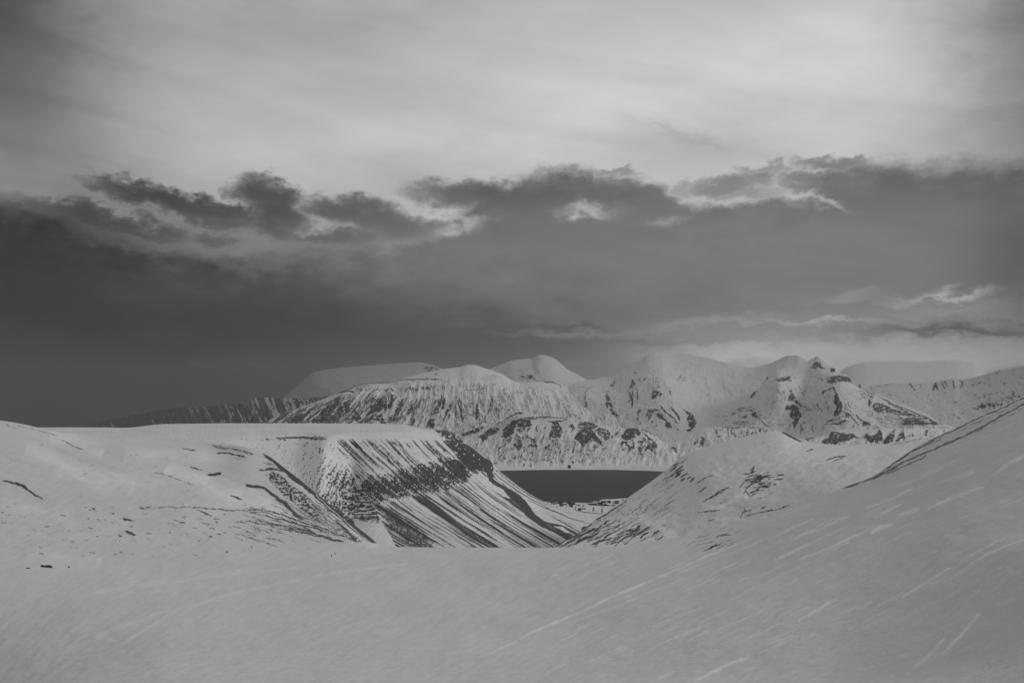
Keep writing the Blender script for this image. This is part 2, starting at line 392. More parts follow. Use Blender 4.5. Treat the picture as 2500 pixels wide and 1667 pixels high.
BLUFF_B = """
p .95: 1160,1330 1200,1200 1320,1090 1600,1080 1620,1160 1560,1200 1360,1200 1330,1320 1270,1370 1180,1390
p .8: 1380,1240 1500,1200 1510,1250 1470,1290 1400,1290
p .8: 1550,1215 1600,1215 1590,1270 1560,1260
p .8: 1690,1180 1720,1180 1710,1260 1690,1250
p .8: 1830,1180 1860,1190 1830,1260 1810,1250
s 3.4 .85: 1330,1080 1500,1060 1620,1045 1800,1020 1950,1040 2190,1040
s 2.5 .7: 1550,1070 1700,1060 1900,1050
s 3 .9: 1840,1110 2000,1105 2130,1090 2190,1050
p .95: 1950,1120 2030,1120 2120,1210 2110,1225 1940,1225
p .82: 1940,1240 2110,1230 2100,1330 2080,1390 1960,1390 1880,1360
p .9: 2230,1150 2280,1150 2310,1200 2250,1280 2240,1270 2270,1200 2230,1180
p .85: 490,1300 620,1260 740,1195 870,1175 800,1240 720,1310 640,1300 560,1350 520,1340
p .9: 780,1370 880,1270 960,1220 1060,1210 1110,1230 1060,1280 960,1320 900,1400 830,1450 820,1390
s 2.6 .75: 1020,1110 1130,1075 1260,1040 1320,1010 1400,960 1490,980
s 3 .7: 1060,1170 1130,1110 1200,1060
s 5 .75: 1330,1000 1400,955 1480,985
s 3.5 .6: 1560,940 1640,930 1720,905
s 6 .65: 1900,940 1960,950
s 1.5 .4: 1700,890 1880,880
p .9: 1105,1360 1130,1340 1150,1350 1130,1375
p .85: 1200,1440 1270,1380 1310,1390 1240,1460
p .85: 1370,1420 1400,1360 1440,1380 1440,1440
p .85: 1460,1400 1475,1350 1490,1390 1470,1420
p .85: 1530,1350 1570,1360 1560,1410 1540,1410
p .85: 1600,1430 1640,1370 1700,1360 1660,1420 1680,1440 1620,1460
p .9: 1550,1500 1640,1470 1690,1520 1560,1530
p .85: 1320,1540 1340,1480 1460,1450 1480,1520 1400,1568
p .85: 1820,1568 1850,1500 1920,1490 1930,1568
p .5: 1900,1400 2000,1400 2060,1440 2060,1540 2000,1540 1960,1440
"""
BLUFF_C = """
s 2 .85: 1510,815 1600,800 1850,800 2200,795
p .88: 955,955 1010,920 1040,870 1070,835 1180,860 1240,860 1300,890 1350,910 1280,905 1200,945 1080,968
p .95: 1355,905 1400,855 1420,900 1440,880 1480,870 1510,815 1550,880 1545,920 1500,950 1420,940
p .92: 1535,945 1590,890 1640,860 1660,800 1670,880 1650,940 1580,965
p .9: 1680,915 1720,860 1745,820 1755,870 1750,920 1700,930
p .85: 1780,905 1820,890 1835,850 1850,895
p .85: 1940,870 1950,825 1980,815 1960,880
p .8: 2130,840 2135,815 2145,835
p 1: 800,925 815,900 850,915 840,935
p 1: 830,895 845,865 905,890 870,920
p .9: 350,800 380,800 395,860 370,830
p .5: 175,800 200,800 195,870 175,860
s 2.2 .9: 0,797 190,797 380,797
p .7: 400,820 440,820 450,850 420,840
p .4: 30,800 50,810 40,880
"""
M3_B = """
s 2 .8: 550,620 760,615 900,605
s 3 .8: 0,440 90,432 170,430
p .8: 70,360 90,335 105,360
p .9: 60,1040 45,1010 90,900 160,760 190,755 170,840 120,1020
p .85: 205,770 230,755 248,820 220,900 175,950 190,870
p .8: 200,560 225,560 225,650 210,650
s 1.5 .5: 220,560 225,700 215,760
p .85: 300,860 335,850 320,960 280,1000 240,1090 200,1130 250,980
s 4 .8: 300,1000 310,1090
s 2 .5: 360,700 355,900 340,1100
s 4 .8: 400,860 410,980 430,1080
p .5: 400,720 430,700 440,800 410,800
p .8: 450,760 470,740 500,850 510,950 540,1080 530,1120 490,1040 460,920
s 1.5 .6: 540,950 550,1060 600,1110
p .9: 735,860 775,840 775,1000 760,1080 725,1090 730,960
p .55: 745,740 790,700 820,760 800,800 775,850 740,850
p .48: 980,760 1000,700 1060,690 1220,700 1280,720 1240,790 1330,880 1380,920 1280,900 1200,800 1120,930 1110,900 1180,790 1050,830 1050,930 1000,960 980,920
s 4 .7: 1000,700 980,820 940,930 900,1010
s 4 .6: 900,1010 880,1120
p .8: 850,1130 880,1090 900,1110 880,1140
s 4 .6: 1180,940 1250,950 1290,940
s 4 .6: 1250,850 1290,900 1340,940
s 4 .6: 930,830 925,880
p .9: 0,1100 40,1080 20,1150 50,1180 0,1210
p .5: 370,1240 470,1120 600,1190 560,1220 480,1200 400,1290
p .42: 800,440 860,370 1000,340 1140,380 1020,440 900,430 920,500 880,460 820,460
p .42: 440,440 500,390 560,420 500,460
s 1.4 .6: 1340,685 1420,675 1530,665
s 3 .85: 1740,462 1850,475 1950,470 2020,500 2100,570
s 1.5 .5: 1450,510 1560,475 1750,460
s 2 .45: 1700,900 1900,880 2080,860
"""
M3_D = """
p .95: 0,1100 240,1020 300,1010 400,960 300,1060 240,1135 0,1135
p .95: 340,1135 480,1040 560,1020 640,1060 670,1100 660,1135
p .95: 500,1010 680,860 850,690 840,770 830,860 740,960 640,1060 560,1020
p .85: 740,1040 880,880 900,960 880,1040 800,1130 750,1130
p .92: 910,850 990,760 1010,830 1010,950 960,1020 930,960
p .7: 980,740 1010,660 1050,690 1030,740
p .85: 1060,960 1100,930 1180,1060 1160,1120 1000,1110 960,1130 1040,1030
p .6: 1130,820 1180,800 1190,860 1190,980 1160,960
p .75: 1230,830 1280,760 1310,800 1270,900 1240,900
p .95: 1260,1020 1400,860 1560,700 1540,800 1530,900 1480,960 1400,1000 1300,1030
p .9: 1540,860 1600,760 1600,900 1590,960 1540,920
p .9: 1610,900 1640,800 1670,680 1700,760 1690,860 1650,940
p .85: 1720,1000 1740,920 1800,800 1850,760 1850,860 1800,1000 1760,1060
p .88: 1920,1030 1910,1000 1960,900 2010,820 2020,850 1990,950 1950,1030
p .75: 2080,900 2090,840 2140,720 2150,740 2110,880
p .75: 2140,920 2160,860 2190,740 2200,760 2170,900
s 3 .6: 2270,820 2230,930 2130,1020
p .5: 2220,940 2260,860 2270,940 2250,1030
p .85: 1190,1135 1280,1090 1440,1030 1520,1010 1560,1090 1600,1135 1450,1135 1440,1110 1380,1100 1330,1135
p .7: 1660,1010 1720,1010 1780,1060 1840,1130 1620,1135 1600,1080
p .9: 1990,1120 1995,1080 2040,1080 2050,1130 2090,1160 2030,1150
p .95: 2220,1200 2250,1130 2310,1080 2352,1090 2352,1215
s 4 .9: 820,650 900,630 1000,620 1080,640
p .9: 1000,620 1060,610 1085,640 1050,650
s 2.4 .85: 1740,440 2060,435 2352,430
p .85: 1570,620 1620,580 1610,620 1590,650
p .85: 1660,580 1700,600 1710,640 1670,640
p .95: 1920,610 1970,565 1985,635 1960,615
p .9: 2150,580 2190,560 2190,600 2160,610
p .95: 2230,590 2250,560 2300,610 2270,600
p .8: 1170,600 1205,590 1205,640
p .8: 1250,600 1275,600 1270,640
p .6: 1330,590 1345,590 1340,630
p .6: 1420,600 1435,595 1430,630
p .7: 1795,565 1815,570 1805,620
p .8: 1970,440 2010,415 2040,440
p .8: 2200,440 2240,405 2290,435
"""
M5_A = """
p .7: 590,560 630,470 660,400 645,480 635,560 660,680 630,600
s 2.5 .5: 765,370 770,470
p .8: 970,345 980,310 1000,345
s 1.2 .5: 950,400 960,340
s 3 .7: 1060,430 1070,480
s 2.5 .7: 1135,430 1140,480
p .75: 880,600 920,530 950,440 970,460 985,540 950,590 905,580
s 3 .75: 880,620 900,680 910,760 880,850
s 5 .92: 940,640 935,760 940,820 910,910
s 2.6 .8: 985,560 1010,640 1030,720 1030,830
p .5: 1250,600 1270,450 1290,250 1310,390 1350,440 1430,560 1360,600
p .85: 1250,720 1245,680 1270,620 1370,640 1410,690 1380,700 1330,690 1310,740 1270,755
s 1.5 .5: 1330,400 1430,500 1520,610
p .85: 1520,640 1545,640 1560,700 1545,690
p .8: 510,780 525,700 545,670 570,720 600,800 570,790
p .88: 520,820 545,800 600,830 650,940 610,930 560,870 550,925 525,880
s 1.8 .6: 540,600 550,660 600,760 640,880 700,990 740,1060 820,1150
p .95: 585,930 630,940 690,1010 740,1060 670,1040 620,1010
p .95: 600,1050 660,1060 720,1090 710,1120 640,1090
p .95: 185,880 205,800 220,890
s 1.8 .8: 185,610 195,700 205,800
s 2 .7: 180,580 250,575 310,580
s 3 .45: 0,580 100,560 230,540
p .36: 0,620 180,600 190,760 150,850 60,780 0,700
p .72: 1010,990 1030,930 1075,920 1070,980 1040,1010 1050,1060 1080,1120 1100,1180 1040,1110 1015,1060
p .75: 1165,990 1190,920 1330,910 1380,930 1300,960 1240,980 1260,1020 1200,1100 1190,1040 1170,1020
p .92: 1310,1000 1360,970 1420,1000 1440,1060 1480,1110 1540,1140 1560,1220 1500,1230 1460,1180 1460,1120 1390,1080 1330,1040
s 4 .92: 1380,850 1430,920 1500,1000 1580,1070 1640,1130 1680,1170
p .92: 1545,880 1600,920 1660,990 1690,1060 1700,1110 1640,1030 1590,960
p .85: 1745,900 1800,940 1880,980 1930,1060 1950,1150 1920,1210 1860,1290 1820,1260 1870,1220 1830,1110 1830,1010 1780,960
s 5 .8: 1240,1150 1285,1095
s 2 .7: 1310,1200 1360,1185
s 2.5 .6: 1550,1150 1640,1220 1740,1300
s 1.4 .5: 1560,300 1600,275 1750,255 1960,245
p .5: 1640,420 1680,375 1780,375 1830,465 1640,465
s 1.5 .5: 1910,580 1980,650
s 1.5 .4: 2150,920 2250,890 2350,870
s 2.4 .6: 150,930 230,1000 420,1130 560,1210
s 3 .6: 60,960 160,1030 240,1050
s 1.2 .4: 1500,760 1600,860 1720,930
s 1.2 .4: 1420,760 1500,860 1560,930
"""
PYR_C = """
p .75: 860,240 880,190 910,165 950,190 1000,240 960,240 930,220 900,245
p 1: 1045,270 1045,230 1085,228 1095,270
p .82: 1000,370 1020,330 1060,315 1180,308 1235,325 1255,380 1060,385
p 1: 1160,320 1235,325 1255,380 1180,360
p .75: 520,350 540,330 660,320 670,378 560,378
s 4 .8: 430,340 445,310
p .95: 280,510 300,470 340,455 320,490 300,515
p .8: 660,510 670,450 700,500 720,560 775,610 770,625 720,590 690,560 660,570 640,560
p .9: 615,640 630,610 700,600 740,620 750,660 770,700 740,740 710,850 695,830 700,740 660,700 680,650
p .6: 740,790 800,765 820,790 770,800 800,830 790,860 750,830
p .95: 1060,430 1090,440 1120,530 1150,590 1165,640 1140,700 1080,700 1100,620 1080,560 1100,500
p .85: 970,480 990,455 1050,430 1050,450 1000,470 980,515
s 1.5 .4: 1070,400 1130,480 1200,570 1260,640
p .6: 1190,600 1220,590 1270,640 1230,640
s 3 .75: 1170,670 1240,720 1310,790 1340,815
s 3 .7: 1280,700 1350,760 1450,810
p .85: 1340,800 1360,760 1400,770 1430,810
p .85: 1405,600 1430,540 1450,590 1430,620
p .72: 1450,620 1480,595 1560,600 1640,650 1700,660 1860,700 1700,715 1560,680 1500,680
s 4 .85: 1480,490 1560,530 1640,580 1760,630 1900,680 2040,740 2150,790
s 3.4 .8: 1540,530 1640,600 1750,660 1850,700 1990,720
s 3 .7: 1260,385 1340,420 1420,460 1500,490
s 4 .45: 1270,460 1360,460 1440,500
p .85: 1745,800 1760,740 1900,730 1990,760 2040,770 2060,800
s 3 .8: 1690,750 1800,730 1980,725
s 5 .9: 1990,730 2030,760 2080,790
s 3.4 .8: 980,790 1060,770 1230,765
s 3 .75: 1000,760 1060,735 1180,715
s 3 .6: 940,830 1000,790
p .5: 940,820 1000,810 990,850 960,860
s 2.4 .85: 140,628 220,626 310,628
s 3 .8: 95,672 150,672 220,672
p .95: 280,685 330,660 355,715
s 2.5 .8: 230,660 320,660
s 2 .6: 0,705 60,705
s 2.5 .8: 110,755 260,758
s 2.5 .7: 140,780 340,775
s 2.5 .8: 210,715 250,718
s 2.4 .8: 350,710 430,780 490,835
s 3 .7: 545,450 560,495
s 1.4 .5: 500,430 500,560 475,670 485,770
s 1.6 .5: 770,650 850,720 930,780
s 1.6 .5: 760,670 830,740 890,790
p .3: 570,600 620,460 640,480 600,560
s 1.4 .5: 845,235 870,200 930,125
s 1.4 .5: 930,125 980,190 1045,245
p .5: 850,345 865,315 890,345 870,330
p .7: 945,345 960,325 980,345
s 2 .45: 1150,470 1210,520 1250,560
"""

# ---- snowfield in the foreground, rising left and right
L1 = [(-500, 985), (0, 1026), (60, 1036), (140, 1054), (300, 1068), (500, 1080), (600, 1090), (650, 1110), (700, 1146), (760, 1194), (850, 1269), (900, 1308), (925, 1327), (960, 1334),
      (1200, 1336), (1360, 1336), (1480, 1334), (1600, 1320), (1750, 1290), (1900, 1250), (2054, 1192), (2131, 1162), (2205, 1113), (2247, 1085), (2303, 1057), (2401, 1010), (2500, 966), (3000, 745)]
L1D = [(-500, 1900), (0, 1950), (500, 2050), (650, 1950), (925, 1450), (1250, 1350), (1600, 1280), (2054, 1120), (2500, 820), (3000, 620)]
def rows_from(c, d): 
    dd = np.array(d, float); return [(x, y, float(np.interp(x, dd[:, 0], dd[:, 1]))) for x, y in c]
snow_rows = [
    [(-500, 1990, 5), (3000, 1990, 5)],
    [(-500, 1694, 26), (1250, 1692, 28), (3000, 1690, 22)],
    [(-500, 1655, 46), (0, 1662, 52), (1250, 1668, 62), (2000, 1660, 50), (2500, 1610, 38), (3000, 1560, 32)],
    [(-500, 1540, 115), (0, 1560, 120), (1250, 1600, 130), (2000, 1540, 100), (2500, 1430, 78), (3000, 1320, 66)],
    [(-500, 1400, 330), (0, 1440, 330), (700, 1490, 300), (1250, 1500, 290), (2000, 1430, 210), (2500, 1270, 160), (3000, 1110, 130)],
    [(-500, 1250, 850), (0, 1310, 800), (600, 1378, 780), (1250, 1405, 680), (1700, 1385, 560), (2100, 1300, 430), (2500, 1150, 330), (3000, 960, 270)],
    [(-500, 1110, 1400), (0, 1165, 1400), (300, 1200, 1420), (600, 1255, 1400), (800, 1310, 1250), (950, 1354, 1030), (1360, 1357, 1000), (1700, 1335, 850), (2000, 1250, 800), (2200, 1175, 720), (2500, 1048, 540), (3000, 850, 420)],
    rows_from(L1, L1D)]
def seg_dashes(dst, X, Y, n, x0, x1, y0, y1, slope, lmin, lmax, w, rng, val=1.0, soft=1.0):
    for _ in range(n):
        x = rng.uniform(x0, x1); y = rng.uniform(y0, y1); l = rng.uniform(lmin, lmax); s = slope + rng.uniform(-.1, .1)
        stroke(dst, X, Y, [(x, y), (x + l * .5, y + l * .5 * s + rng.uniform(-1, 1)), (x + l, y + l * s)], rng.uniform(.6, 1) * w, val * rng.uniform(.6, 1), soft)
def paint_snowfield(X, Y, D):
    rng = random.Random(4)
    wx, wy = warp(X, Y, 6, 5)
    r = np.zeros(X.shape)
    S = lambda p, w, v=1.0, soft=1.2: stroke(r, wx, wy, p, w, v, soft)
    # left hillside: bare lines and patches
    S([(6, 1176), (30, 1180), (60, 1191), (85, 1208), (108, 1220)], 5, .95, 2)
    S([(39, 1037), (90, 1048), (135, 1062)], 2, .5, 2); S([(150, 1075), (192, 1095), (205, 1098)], 2.5, .6, 2)
    S([(195, 1056), (240, 1051), (285, 1061)], 3, .55, 3); S([(215, 1062), (250, 1058), (285, 1062)], 3.5, .7, 2); S([(125, 1063), (140, 1062)], 3, .6)
    S([(10, 1035), (40, 1046)], 3, .5, 3)
    S([(444, 1095), (462, 1097), (478, 1101)], 2.5, .85); S([(462, 1140), (480, 1142), (497, 1148)], 3.5, .75); S([(508, 1156), (525, 1158), (542, 1154)], 5.5, .95)
    S([(375, 1154), (400, 1156), (425, 1167), (440, 1172), (477, 1184)], 3, .6, 2); S([(320, 1135), (345, 1143)], 2, .35, 2)
    S([(564, 1213), (580, 1216), (594, 1222)], 4, .9); S([(245, 1087), (290, 1092), (320, 1102)], 3, .25, 3)
    S([(324, 1236), (400, 1237), (465, 1238), (540, 1241), (600, 1245), (640, 1250), (700, 1268)], 2.2, .75, 1.0)
    S([(480, 1245), (500, 1252), (520, 1262)], 4, .85); S([(300, 1293), (315, 1300), (331, 1305)], 6, .95); S([(290, 1306), (300, 1310)], 3, .9); S([(320, 1308), (330, 1312)], 2.5, .5)
    S([(298, 1265), (310, 1267), (323, 1270)], 3.5, .8); S([(262, 1251), (272, 1254), (281, 1257)], 3.5, .65); S([(223, 1243), (232, 1244)], 4.5, .8); S([(148, 1256), (160, 1260)], 2.5, .7)
    S([(340, 1239), (352, 1242)], 2.5, .7); S([(375, 1238), (379, 1241)], 3, .9); S([(350, 1248), (375, 1256)], 2, .45); S([(414, 1276), (432, 1288)], 2.2, .7); S([(435, 1274), (452, 1280)], 3.5, .8)
    S([(173, 1320), (183, 1323)], 3, .6); S([(93, 1332), (111, 1337)], 3, .7); S([(290, 1347), (301, 1349)], 2, .6); S([(190, 1355), (210, 1358)], 2, .5)
    S([(240, 1332), (275, 1330), (303, 1329)], 1.6, .4, 2); S([(400, 1326), (430, 1329), (444, 1330)], 2, .5); S([(510, 1312), (520, 1315)], 4.5, .95); S([(555, 1329), (585, 1320), (617, 1316)], 1.8, .35, 2)
    S([(0, 1275), (30, 1278)], 4, .5, 3); S([(0, 1265), (20, 1266)], 5, .35, 5); S([(30, 1294), (80, 1292), (130, 1297), (215, 1293)], 2, .4, 2); S([(110, 1285), (180, 1281), (215, 1286)], 1.6, .35, 2)
    S([(0, 1342), (40, 1350), (80, 1354)], 3, .35, 4); S([(60, 1300), (65, 1297)], 3, .5); S([(230, 1272), (290, 1276)], 1.6, .4)
    seg_dashes(r, wx, wy, 46, 470, 700, 1262, 1302, .35, 8, 26, 2.6, rng, .8, 1.0)
    seg_dashes(r, wx, wy, 36, 560, 860, 1252, 1318, .32, 14, 60, 2.2, rng, .8, .9)
    seg_dashes(r, wx, wy, 22, 620, 860, 1290, 1330, .25, 8, 40, 2.0, rng, .6, .9)
    seg_dashes(r, wx, wy, 30, 120, 470, 1245, 1300, .2, 5, 20, 2.0, rng, .5, .9)
    for p in [[(591, 1240), (640, 1246), (700, 1262), (780, 1290), (862, 1320)], [(610, 1248), (700, 1272), (800, 1300)], [(640, 1272), (740, 1296), (850, 1326)], [(700, 1290), (800, 1316), (860, 1328)],
              [(660, 1268), (760, 1300), (830, 1322)], [(600, 1268), (650, 1280)]]:
        S(p, 2.6, .85)
    # bare ribs that run down to the gully
    S([(598, 1184), (625, 1187), (650, 1194), (665, 1210), (690, 1226), (705, 1240), (720, 1256), (742, 1270)], 9, .8, 4)
    S([(600, 1186), (640, 1190), (660, 1204)], 5, .9, 3)
    S([(517, 1088), (545, 1094), (575, 1097), (600, 1104), (618, 1110)], 8, .6, 5); S([(530, 1104), (570, 1108), (600, 1114)], 3, .85, 2); S([(575, 1118), (600, 1116)], 4, .5, 3)
    S([(630, 1145), (660, 1144), (690, 1148)], 5, .75, 3); S([(640, 1128), (665, 1135), (685, 1145)], 5, .5, 4)
    # speckled bare ground left of the dark edge
    q = (X - 655) * .64 - (Y - 1160) * .77
    sp = fbm(X / 7, Y / 5, 4, 31, .6)
    band = poly(wx, wy, [(650, 1158), (672, 1152), (730, 1195), (800, 1255), (860, 1305), (890, 1328), (850, 1322), (760, 1262), (690, 1205)], 5)
    r = np.maximum(r, band * sstep(sp, -.25, .15) * interp(X, [(650, 1), (760, .9), (800, .5), (900, .8)]))
    for k in range(16):        # striations parallel to the edge
        o_ = -10 - k * 5.5 + rng.uniform(-2, 2); a = rng.uniform(0, .5); c = rng.uniform(.6, 1.0)
        P = [(690 + (920 - 690) * t - o_ * -0.3 + o_ * .9, 1150 + (1325 - 1150) * t - o_ * .55 * (1 - t) ** .7) for t in np.linspace(a, c, 5)]
        S(P, 2.0, .7, 1.0)
    # the dark edge itself
    dline, al = line_d(wx, wy, [(645, 1108), (675, 1130), (700, 1148), (760, 1196), (850, 1271), (900, 1310), (925, 1329)])
    wid = interp(al, [(0, 2), (.2, 9), (.6, 11), (.85, 15), (1, 12)])
    r = np.maximum(r, (1 - sstep(dline, wid * .7, wid * .7 + 4)) * .95 * (X > 630))
    r = r * (1 - .9 * (1 - sstep(line_d(wx, wy, [(770, 1208), (830, 1262), (880, 1306), (910, 1328)])[0], .6, 1.6)))
    S([(820, 1270), (850, 1300), (872, 1328)], 6, .9, 2)
    # right hillside: bare ground along its crest
    def RS(p, w, v, soft=1.6): S(p, w, v, soft)
    RS([(2054, 1192), (2096, 1180), (2131, 1163), (2166, 1143), (2205, 1117), (2247, 1089), (2303, 1061), (2401, 1015), (2500, 972), (2700, 890)], 3.2, .7, 2)
    RS([(2100, 1181), (2145, 1160), (2191, 1136), (2261, 1104), (2331, 1074), (2401, 1040), (2500, 986), (2700, 900)], 4.0, .7, 3)
    RS([(2120, 1175), (2180, 1145), (2230, 1118), (2290, 1092), (2331, 1078)], 2.6, .7, 2); RS([(2140, 1166), (2200, 1142), (2250, 1120), (2262, 1108)], 3, .7, 2)
    RS([(2150, 1152), (2190, 1125), (2225, 1100), (2300, 1070)], 3, .7); RS([(2330, 1058), (2400, 1026), (2500, 980)], 4, .5, 3); RS([(2350, 1070), (2420, 1036), (2500, 996)], 5, .45, 4)
    RS([(2005, 1201), (2030, 1190), (2056, 1180)], 1.5, .35, 1.5); RS([(2054, 1192), (2080, 1184), (2100, 1178)], 5, .9)
    seg_dashes(r, wx, wy, 26, 1660, 1800, 1296, 1348, -.5, 8, 34, 1.7, rng, .8, .8)
    seg_dashes(r, wx, wy, 16, 1540, 1760, 1290, 1335, -.42, 5, 22, 1.5, rng, .6, .8)
    RS([(1716, 1349), (1735, 1337), (1752, 1330), (1765, 1322)], 3, .95, 1); RS([(1745, 1312), (1765, 1304), (1785, 1304)], 3, .9, 1)
    for _ in range(170):
        x = rng.uniform(0, 640); y = rng.uniform(1225, 1360) + (x - 300) * .03; l = rng.uniform(2, 14)
        S([(x, y), (x + l, y + l * rng.uniform(.1, .4))], rng.uniform(1.2, 2.4), rng.uniform(.25, .8), .8)
    for _ in range(60):
        x = rng.uniform(60, 620); y = rng.uniform(1085, 1225); l = rng.uniform(6, 40)
        S([(x, y), (x + l * .5, y + l * .2), (x + l, y + l * .42)], rng.uniform(1.2, 2.2), rng.uniform(.12, .4), 1.2)
    vl = veins((X + .4 * Y) / 60, (Y - .33 * X) / 7, 4, 481, .08) * sstep(fbm(X / 60, Y / 24, 3, 482), .0, .4)
    r = np.maximum(r, .6 * vl * (1 - sstep(X, 900, 1000)) * sstep(Y, 1345, 1320) * sstep(Y, 1040, 1080))
    r = r * (1 - sstep(Y, 1320, 1331) * sstep(X, 740, 800) * (1 - sstep(X, 1100, 1300)))
    nl = fbm((X + .3 * Y) / 16, (Y - .34 * X) / 3.0, 4, 401, .65); nr = fbm((X - .3 * Y) / 22, (Y + .46 * X) / 2.6, 4, 402, .65)
    rt = sstep(X, 1200, 1700); nf = nl * (1 - rt) + nr * rt
    # tone of the snow: drifts and crusts, and darker towards the right
    t = 1.0 + .07 * fbm(X / 220, Y / 70, 4, 71) + .05 * fbm(X / 45, Y / 16, 4, 72) + .05 * nf
    ang = interp(X, [(-500, .30), (300, .20), (900, -.05), (1300, -.42), (1900, -.44), (2500, -.50)])
    u = X; v = Y - ang * X
    a2 = (Y + .44 * X)
    st = fbm((X - .44 * Y) / 150, a2 / 9, 4, 77, .6)
    right = sstep(X, 1150, 1700)
    t = t + right * (.10 * np.clip(st - .12, 0, 1) * 2.0) - right * .03
    stl = fbm((X + .3 * Y) / 190, (Y - .28 * X) / 15, 4, 78, .55)
    t = t + (1 - right) * .05 * stl * sstep(Y, 1500, 1250)
    fs = fbm((X - .3 * Y) / 60, (Y + .3 * X) / 5, 3, 79, .6); t = t + .05 * fs * sstep(Y, 1330, 1420)
    t = t - .05 * sstep(X, 2200, 2600) * sstep(Y, 1100, 1400)  # darker towards the far right
    lt = np.zeros(X.shape)
    lx = X + 3 * fbm(X / 30, Y / 20, 2, 55); ly = Y + 2.4 * fbm(X / 24, Y / 12, 4, 56, .6)
    W = lambda p, w, v=1.0, soft=2.5: stroke(lt, lx, ly, p, w, v, soft)
    for p, w, v in [([(1265, 1557), (1350, 1520), (1435, 1483), (1520, 1446), (1585, 1418), (1701, 1368), (1800, 1326)], 2.6, .8), ([(1500, 1452), (1585, 1418)], 4, 1), ([(1180, 1600), (1210, 1585), (1260, 1562)], 3, .5),
                    ([(1380, 1520), (1500, 1482), (1680, 1406)], 2, .4), ([(1870, 1318), (1930, 1292), (1985, 1267)], 3, .8), ([(1925, 1322), (2000, 1290), (2074, 1258)], 3.5, .9), ([(1887, 1367), (1930, 1350), (1980, 1326)], 5, 1),
                    ([(1980, 1326), (2060, 1290)], 3, .5), ([(1950, 1367), (2020, 1340), (2095, 1305)], 6, 1), ([(2095, 1305), (2130, 1290)], 5, .6), ([(2129, 1267), (2150, 1257), (2198, 1231)], 5, .9), ([(2121, 1305), (2150, 1287), (2180, 1280)], 9, 1),
                    ([(2191, 1259), (2220, 1251), (2244, 1243)], 8, 1), ([(2261, 1245), (2330, 1215), (2401, 1189)], 7, .9), ([(2430, 1152), (2465, 1132), (2510, 1108)], 9, 1), ([(2401, 1170), (2440, 1150)], 5, .4), ([(2247, 1161), (2290, 1143), (2331, 1123)], 3, .5),
                    ([(2184, 1189), (2240, 1170), (2289, 1151)], 3, .55), ([(2110, 1242), (2180, 1215), (2230, 1190)], 3, .6), ([(2240, 1200), (2320, 1170), (2380, 1150)], 3, .5), ([(1946, 1514), (2000, 1484), (2044, 1460)], 4, .8),
                    ([(1820, 1556), (1842, 1548)], 4, .5), ([(1866, 1573), (1905, 1563), (1938, 1552)], 4, .6), ([(2091, 1488), (2129, 1471)], 5, .7), ([(2201, 1467), (2260, 1436), (2320, 1407)], 5, .9), ([(2270, 1445), (2310, 1428)], 4, .6),
                    ([(2220, 1400), (2270, 1382)], 4, .4), ([(2342, 1395), (2400, 1366), (2452, 1337)], 4, .8), ([(2363, 1407), (2430, 1380), (2500, 1352)], 4, .8), ([(1691, 1662), (1760, 1628), (1832, 1599)], 6, .9), ([(1606, 1654), (1645, 1637)], 4, .6),
                    ([(1798, 1645), (1840, 1628)], 4, .45), ([(2210, 1654), (2260, 1620), (2308, 1579)], 6, .8), ([(2299, 1616), (2340, 1585), (2393, 1535)], 6, .8), ([(1890, 1655), (1960, 1630)], 3, .4), ([(2320, 1480), (2345, 1463)], 4, .35)]:
        W(p, w, v, 3.0)
    for p_, v_ in [([(300, 1560), (430, 1490), (600, 1440), (800, 1400), (1000, 1375)], .35), ([(150, 1560), (330, 1510), (560, 1452)], .3), ([(60, 1470), (200, 1445), (400, 1415), (640, 1385)], .25), ([(340, 1430), (560, 1402), (760, 1380)], .3)]:
        W(p_, 3, v_, 4)
    for _ in range(330):
        x = rng.uniform(1330, 2480); y = rng.uniform(1190, 1660) - (x - 1250) * .10; l = rng.uniform(15, 120); sl = .44 + rng.uniform(-.02, .03)
        near = min(1, max(0, (y - 1150) / 400))
        W([(x, y), (x + l * .5, y - l * .5 * sl + rng.uniform(-1, 1)), (x + l, y - l * sl)], rng.uniform(.5, 1.6) + near, rng.uniform(.12, .6) ** 1.1, 1.3 + near)
    for p, w, v in [([(120, 1060), (180, 1072), (255, 1105)], 9, .7), ([(60, 1095), (150, 1138), (240, 1172), (330, 1188)], 14, .6), ([(400, 1145), (480, 1172), (560, 1208), (640, 1222)], 22, .75), ([(560, 1200), (640, 1226), (700, 1262), (720, 1272)], 14, .8),
                    ([(300, 1110), (450, 1108), (560, 1126)], 10, .5), ([(0, 1230), (80, 1246), (180, 1262)], 12, .3), ([(250, 1370), (140, 1360), (60, 1350)], 4, .3)]:
        W(p, w * 1.3, v * 1.0, 22)  # left hillside bands: drifts, with lit snow painted brighter
    lt = lt * np.clip(.72 + .9 * nr * rt + 1.0 * fbm(X / 60, Y / 25, 4, 405) , .1, 1.3)
    t = t + .36 * lt
    z = (1.5 * fbm(X / 160, Y / 70, 4, 91) + .35 * fbm((X - .44 * Y) / 60, a2 / 12, 3, 92)) * D / F * 3.0
    z = z + 1.8 * lt * D / F
    z = z - .42 * np.clip(450 - X, 0, None) ** 2 / 900 * D / F * sstep(Y, 1330, 1640)  # ground shaped to roll away, so the lower left corner shades darker
    z = z + .30 * np.clip(X - 2050, 0, None) ** 2 / 900 * D / F * sstep(Y, 1250, 1450)  # ground shaped to rise, so the lower right shades darker
    z = z + 4 * D / F * (1 - right) * fbm((X + .3 * Y) / 260, (Y - .36 * X) / 34, 3, 95) * sstep(Y, 1420, 1250)
    return r, t, z, nf, .75

